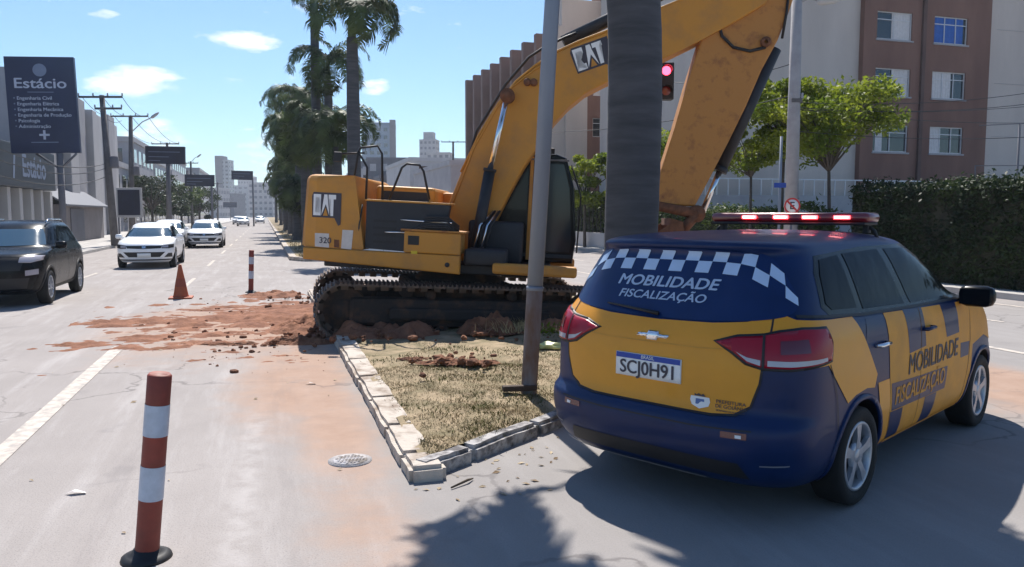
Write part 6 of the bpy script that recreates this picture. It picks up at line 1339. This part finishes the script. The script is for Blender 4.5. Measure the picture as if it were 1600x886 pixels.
# small framed sign beside the second utility pole
p = gp(203, 50); o = empty('shop_sign', p); tag(o, 'small dark framed sign standing between the two nearest utility poles', 'sign'); z0 = 1.75 + (335 - 345) / F * 50; b = MB(); b.box(-.8, .8, -.06, .06, z0 + .2, z0 + 2.05, None, .03); b.build('sign_frame', M['offwhite'], o); b = MB(); b.box(-.68, .68, -.075, -.062, z0 + .35, z0 + 1.92); b.build('sign_face', M['board'], o); b = MB(); b.tube([(.7, 0, 0), (.7, 0, z0 + .3)], .05, 6); b.build('leg', M['dgrey'], o); b = MB(); b.tube([(-.7, 0, 0), (-.7, 0, z0 + .3)], .05, 6); b.build('leg', M['dgrey'], o)
# --- utility poles
M['woodpole'] = mat('pole_concrete_dark', (.12, .115, .12), .9, var=.25, scale=3); M['polelight'] = mat('pole_concrete_light', (.36, .34, .34), .9, var=.15, scale=3, bump=.1)
def utility(px0, D, top_px, top_py, arms, label, r=.15, lamp=None, m='woodpole', stuff=True, cat='utility pole'):
    b0 = gp(px0, D); tp = at(top_px, top_py, D); o = empty('utility_pole', (b0.x, b0.y, .1)); tag(o, label, cat, 'utility poles along the avenue'); L_ = tp - Vector((b0.x, b0.y, .1)); b = MB(); b.tube([(0, 0, 0), L_ * .5, L_], [r * 1.15, r, r * .75], 12); b.build('pole', M[m], o)
    for (py, xa, xb) in arms:
        z = at(px0, py, D).z - .1; f = z / L_.z; c = L_ * f; k = D / F; b = MB(); b.box(c.x + (xa - (px0 + (top_px - px0) * f)) * k, c.x + (xb - (px0 + (top_px - px0) * f)) * k, -.16, -.07 + 0, z - .05, z + .05); a = b.build('crossarm', M['woodpole'], o)
        for q in np.linspace(xa, xb, 4): b = MB(); x = c.x + (q - (px0 + (top_px - px0) * f)) * k; b.lathe([(.03, 0), (.05, .05), (.03, .09), (.045, .13), (.0, .16)], 8, Matrix.Translation((x, -.11, z + .05))); b.build('insulator', M['palegrey'], a)
    if lamp:
        (ax, ay), (bx, by) = lamp; p, q = at(ax, ay, D) - o.location, at(bx, by, D) - o.location; b = MB(); b.tube([p, p + (q - p) * .5 + Vector((0, 0, .15)), q], .035, 7); b.build('lamp_arm', M['palegrey'], o); b = MB(); b.smooth = True; u = (q - p).normalized(); b.tube([q - u * .1, q, q + u * .35, q + u * .55], [.05, .11, .10, .04], 8); b.build('lamp_head', M['offwhite'], o)
    if stuff: b = MB(); b.smooth = False; b.lathe([(0, 0), (.2, 0), (.22, .1), (.22, .55), (.18, .62), (0, .64)], 14, Matrix.Translation((L_.x * .55 + .33, 0, L_.z * .52))); b.build('transformer', M['dgrey'], o)
    return o
utility(178, 42, 159, 149, [(152, 125, 192), (170, 150, 191)], 'leaning dark utility pole with two crossarms in front of the ribbed block', .17)
utility(205, 55, 204, 182, [(182, 175, 232)], 'second utility pole with a street lamp arm to the right', .17, ((207, 205), (238, 183)))
utility(262, 78, 261, 223, [(225, 238, 280)], 'utility pole rising behind the nearest billboard', .16, ((222, 262), (228, 252)), stuff=False); utility(300, 100, 298, 252, [(255, 288, 310)], 'utility pole behind the second billboard with a small lamp', .15, ((300, 252), (309, 245)), stuff=False)
utility(340, 150, 340, 285, [(287, 332, 348)], 'distant thin utility pole near the slim tower', .14, stuff=False); utility(708, 95, 708, 221, [(222, 690, 728)], 'far utility pole with one crossarm left of the boom', .16, stuff=False)
utility(1236, 21.5, 1247, -60, [(158, 1236, 1252)], 'tall pale concrete utility pole rising through the street trees', .165, ((1247, 6), (1282, 2)), 'polelight', False)
# --- wires
WN = {}
ORD = ['topmost', 'second', 'third', 'fourth', 'fifth', 'sixth', 'seventh', 'eighth']
def wire(a, b, label, sag=.5, r=.012, n=12):
    k = WN.get(label, 0); WN[label] = k + 1; label = (ORD[k] + ' ' + label) if ('line running' in label or 'crossing in front' in label or 'sagging' in label) else label
    mb = MB(); a, b = Vector(a), Vector(b); mb.tube([a + (b - a) * (i / n) - Vector((0, 0, sag * 4 * (i / n) * (1 - i / n))) for i in range(n + 1)], r, 5, False); tag(mb.build('power_line', M['black']), label, 'cable', 'overhead lines')
wl = 'thin overhead line running between the left utility poles'
for (xa, ya), (xb, yb) in (((127, 150), (177, 180)), ((160, 150), (204, 180)), ((190, 150), (230, 180)), ((152, 168), (190, 188))): wire(at(xa, ya, 42), at(xb, yb, 55), wl, .4, .016)
for (xa, ya), (xb, yb) in (((177, 180), (240, 224)), ((204, 180), (262, 223)), ((230, 180), (280, 224))): wire(at(xa, ya, 55), at(xb, yb, 78), wl, .5, .018)
for (ya, yb) in ((255, 215), (262, 235), (275, 262)): wire(at(168, ya, 42.2), at(-40, yb, 24), 'sagging cable in front of the tall blue sign', .5, .018)
for (py0, py1, sg) in ((330, 331, .1), (378, 372, .25), (205, 212, .15), (168, 158, .2), (160, 140, .2)):
    if py0 < 320: wire(at(1244, py0, 21.6), at(1640, py1, 26), 'overhead cable crossing in front of the brown facade', sg, .010)
for ya, yb in ((166, 171), (192, 170)): wire(at(1610, ya, 28), at(1240, yb, 21.6), 'overhead cable crossing in front of the brown facade', .12, .010)
wire(at(1236, 100, 21.5), at(1040, 128, 30), 'overhead cable from the pale pole towards the traffic light', .2, .012); wire(at(1236, 150, 21.5), at(780, 200, 44), 'overhead cable passing behind the excavator arm', .5, .014)
# thin lamp post at far right against the cream wall
p = gp(1586, 26); o = empty('iron_post', p); tag(o, 'thin dark iron post and rail above the hedge at the right edge', 'post'); k = 26 / F; b = MB(); z1, z2 = 1.75 + (335 - 196) * k, 1.75 + (335 - 260) * k; b.tube([(0, 0, 0), (0, 0, z1)], .035, 8); b.build('post', M['dgrey'], o); b = MB(); b.tube([(-1.3, 0, z1 - .05), (1.0, 0, z1 + .05)], .018, 6); b.build('rail', M['dgrey'], o); b = MB(); b.tube([(-1.38, 0, z2), (1.0, 0, z2 + .02)], .018, 6); b.tube([(-1.36, 0, z2 - .5), (-1.36, 0, z2)], .018, 6); b.build('rail', M['dgrey'], o)
# --- boundary wall and fence behind the street trees
o = empty('boundary_wall', rd(22, 31)); tag(o, 'pale grey boundary wall with a top rail behind the street trees', 'wall'); T0 = Matrix.Translation(rd(0, 0) - o.location) @ Matrix((NR, ROAD, Vector((0, 0, 1)))).transposed().to_4x4()
b = MB(); b.box(17.6, 30, 31.0, 31.2, .13, 2.6, T0); b.build('wall', M['palegrey'], o); b = MB(); b.box(17.6, 30, 31.05, 31.1, 3.3, 3.35, T0)
for k in range(22): b.box(17.8 + k * .56, 17.84 + k * .56, 31.05, 31.1, 2.6, 3.3, T0)
b.build('railing', M['winframe'], o)
# iron fence right of the cab
o = empty('iron_fence', rd(15.6, 32)); tag(o, 'dark iron fence on a low pale wall behind the excavator cab', 'fence'); T0 = Matrix.Translation(rd(0, 0) - o.location) @ Matrix((NR, ROAD, Vector((0, 0, 1)))).transposed().to_4x4(); b = MB(); b.box(15.5, 15.7, 31, 62, .13, .85, T0); b.build('low_wall', M['offwhite'], o); b = MB()
for k in range(60): b.box(15.58, 15.62, 31 + k * .5, 31.04 + k * .5, .85, 2.4, T0)
b.box(15.575, 15.625, 31, 61, 2.4, 2.45, T0); b.build('bars', M['black'], o)
# --- traffic light on a post behind the palm
o = empty('traffic_light', gp(1004, 15.5)); tag(o, 'traffic light showing red between the palm trunk and the excavator arm', 'traffic light'); k = 15.5 / F; zt, zb = 1.75 + (335 - 104) * k, 1.75 + (335 - 160) * k; xc = (1036 - 1004) * k
b = MB(); b.tube([(0, 0, 0), (0, 0, zt + .6)], .06, 12); b.build('post', M['polegrey'], o); b = MB(); b.tube([(0, 0, zt - .1), (xc, 0, zt - .1)], .025, 6); b.tube([(0, 0, zb + .1), (xc, 0, zb + .1)], .025, 6); b.build('bracket', M['black'], o)
b = MB(); b.box(xc - .15, xc + .15, -.10, .12, zb, zt, None, .02); hs = b.build('housing', M['black'], o)
for i, z in enumerate((zt - .16, zb + .16)):
    T = Matrix.Translation((xc, -.104, z)) @ Matrix.Rotation(R(90), 4, 'X'); b = MB(); b.lathe([(0, .012), (.05, .010), (.085, 0)], 22, T); b.build('signal_lens', emis('lit_signal_red', (1, .05, .10), 5) if i == 0 else M['bar_red'], hs)
    b = MB(); V = [(.10 * math.cos(a), d, .10 * math.sin(a)) for d in (-.12, .0) for a in np.linspace(R(-10), R(190), 14)]; V = [Vector(v) + Vector((xc, -.10, z)) for v in V]; b.add(V, [(j, j + 1, j + 15, j + 14) for j in range(13)], True); b.build('visor', M['black'], hs)
# --- no parking sign and blue sign
o = empty('parking_sign', gp(1237, 15.5)); tag(o, 'round red and white no parking sign just above the light bar', 'sign'); k = 15.5 / F; z = 1.75 + (335 - 322) * k; b = MB(); b.tube([(0, .03, 0), (0, .03, z + .1)], .028, 8); b.build('post', M['dgrey'], o); T = Matrix.Translation((0, 0, z)) @ Matrix.Rotation(R(90), 4, 'X')
b = MB(); b.lathe([(0, 0), (.155, 0), (.155, .012), (0, .012)], 30, T); ds = b.build('sign_disc', M['white'], o); b = MB(); b.lathe([(.125, .014), (.158, .014)], 30, T, False); b.add([T @ Vector(v) for v in ((-.105, .08, .0145), (-.08, .105, .0145), (.105, -.08, .0145), (.08, -.105, .0145))], [(0, 1, 2, 3)]); b.build('red_ring', M['red_sign'], ds)
b = MB(); flat_text(b, text2d('E', .2, .03), frame((0, -.0135, z), (1, 0, 0), (0, -1, 0)), 0.2); b.build('lettering', M['navytext'], ds)
o = empty('blue_sign', gp(1218, 20)); tag(o, 'small blue plate on a grey post in front of the utility pole', 'sign'); k = 20 / F; z = 1.75 + (335 - 290) * k; b = MB(); b.tube([(0, .02, 0), (0, .02, 1.75 + (335 - 215) * k)], .035, 8); b.build('post', M['polegrey'], o); b = MB(); b.box(-.16, .14, -.02, 0, z - .06, z + .06, None, .005); b.build('sign_plate', M['plate_blue'], o)

# ------------------------------------------------------------------ traffic
suv = simple_car('suv', M['gloss_black'], 'glossy black suv driving towards us, cut off by the left edge', None); place_car(suv, -4.95, 19.0, True)
sed = simple_car('sedan', M['white_paint'], 'white sedan driving towards us directly behind the traffic cone', 'white cars coming down the avenue'); place_car(sed, -3.75, 30.2)
c2 = copy_tree(sed); c2['label'] = 'white sedan farther back, right of the nearest white sedan'; place_car(c2, -3.05, 46.5)
c3 = copy_tree(sed); c3['label'] = 'white car mostly hidden between the two nearer white sedans'; place_car(c3, -4.9, 46.0)
for i, (s, t, lab) in enumerate([(-3.2, 128, 'tiny white car far up the avenue, nearest to the lane line'), (-4.6, 150, 'tiny distant white car furthest left on the avenue'), (-1.0, 165, 'tiny distant white car beside the far palm row')]): c = copy_tree(sed); c['label'] = lab; c['group'] = 'white cars coming down the avenue'; place_car(c, s, t)
sv = simple_car('sedan', M['silver_paint'], 'silver car crossing behind the excavator, only a wheel showing'); sv.name = 'crossing_car'; w = ground(547, 428); yw = R(-9); sv.location = w + Vector((math.cos(yw), math.sin(yw), 0)) * 1.32 + Vector((-math.sin(yw), math.cos(yw), 0)) * .85; sv.location.z = 0; sv.rotation_euler = (0, 0, yw)

# ------------------------------------------------------------------ air
hz = MB(); hz.box(-420, 420, -60, 800, -1.2, 62); ho = hz.build('haze', None); ho['kind'] = 'stuff'
m = bpy.data.materials.new('air'); m.use_nodes = True; nt = m.node_tree; nt.nodes.clear(); om = nt.nodes.new('ShaderNodeOutputMaterial'); pv = nt.nodes.new('ShaderNodeVolumePrincipled'); pv.inputs['Color'].default_value = (.80, .88, 1.0, 1); pv.inputs['Density'].default_value = .0004; pv.inputs['Anisotropy'].default_value = .3; nt.links.new(pv.outputs[0], om.inputs['Volume']); ho.data.materials.append(m)
scene.cycles.volume_bounces = 0
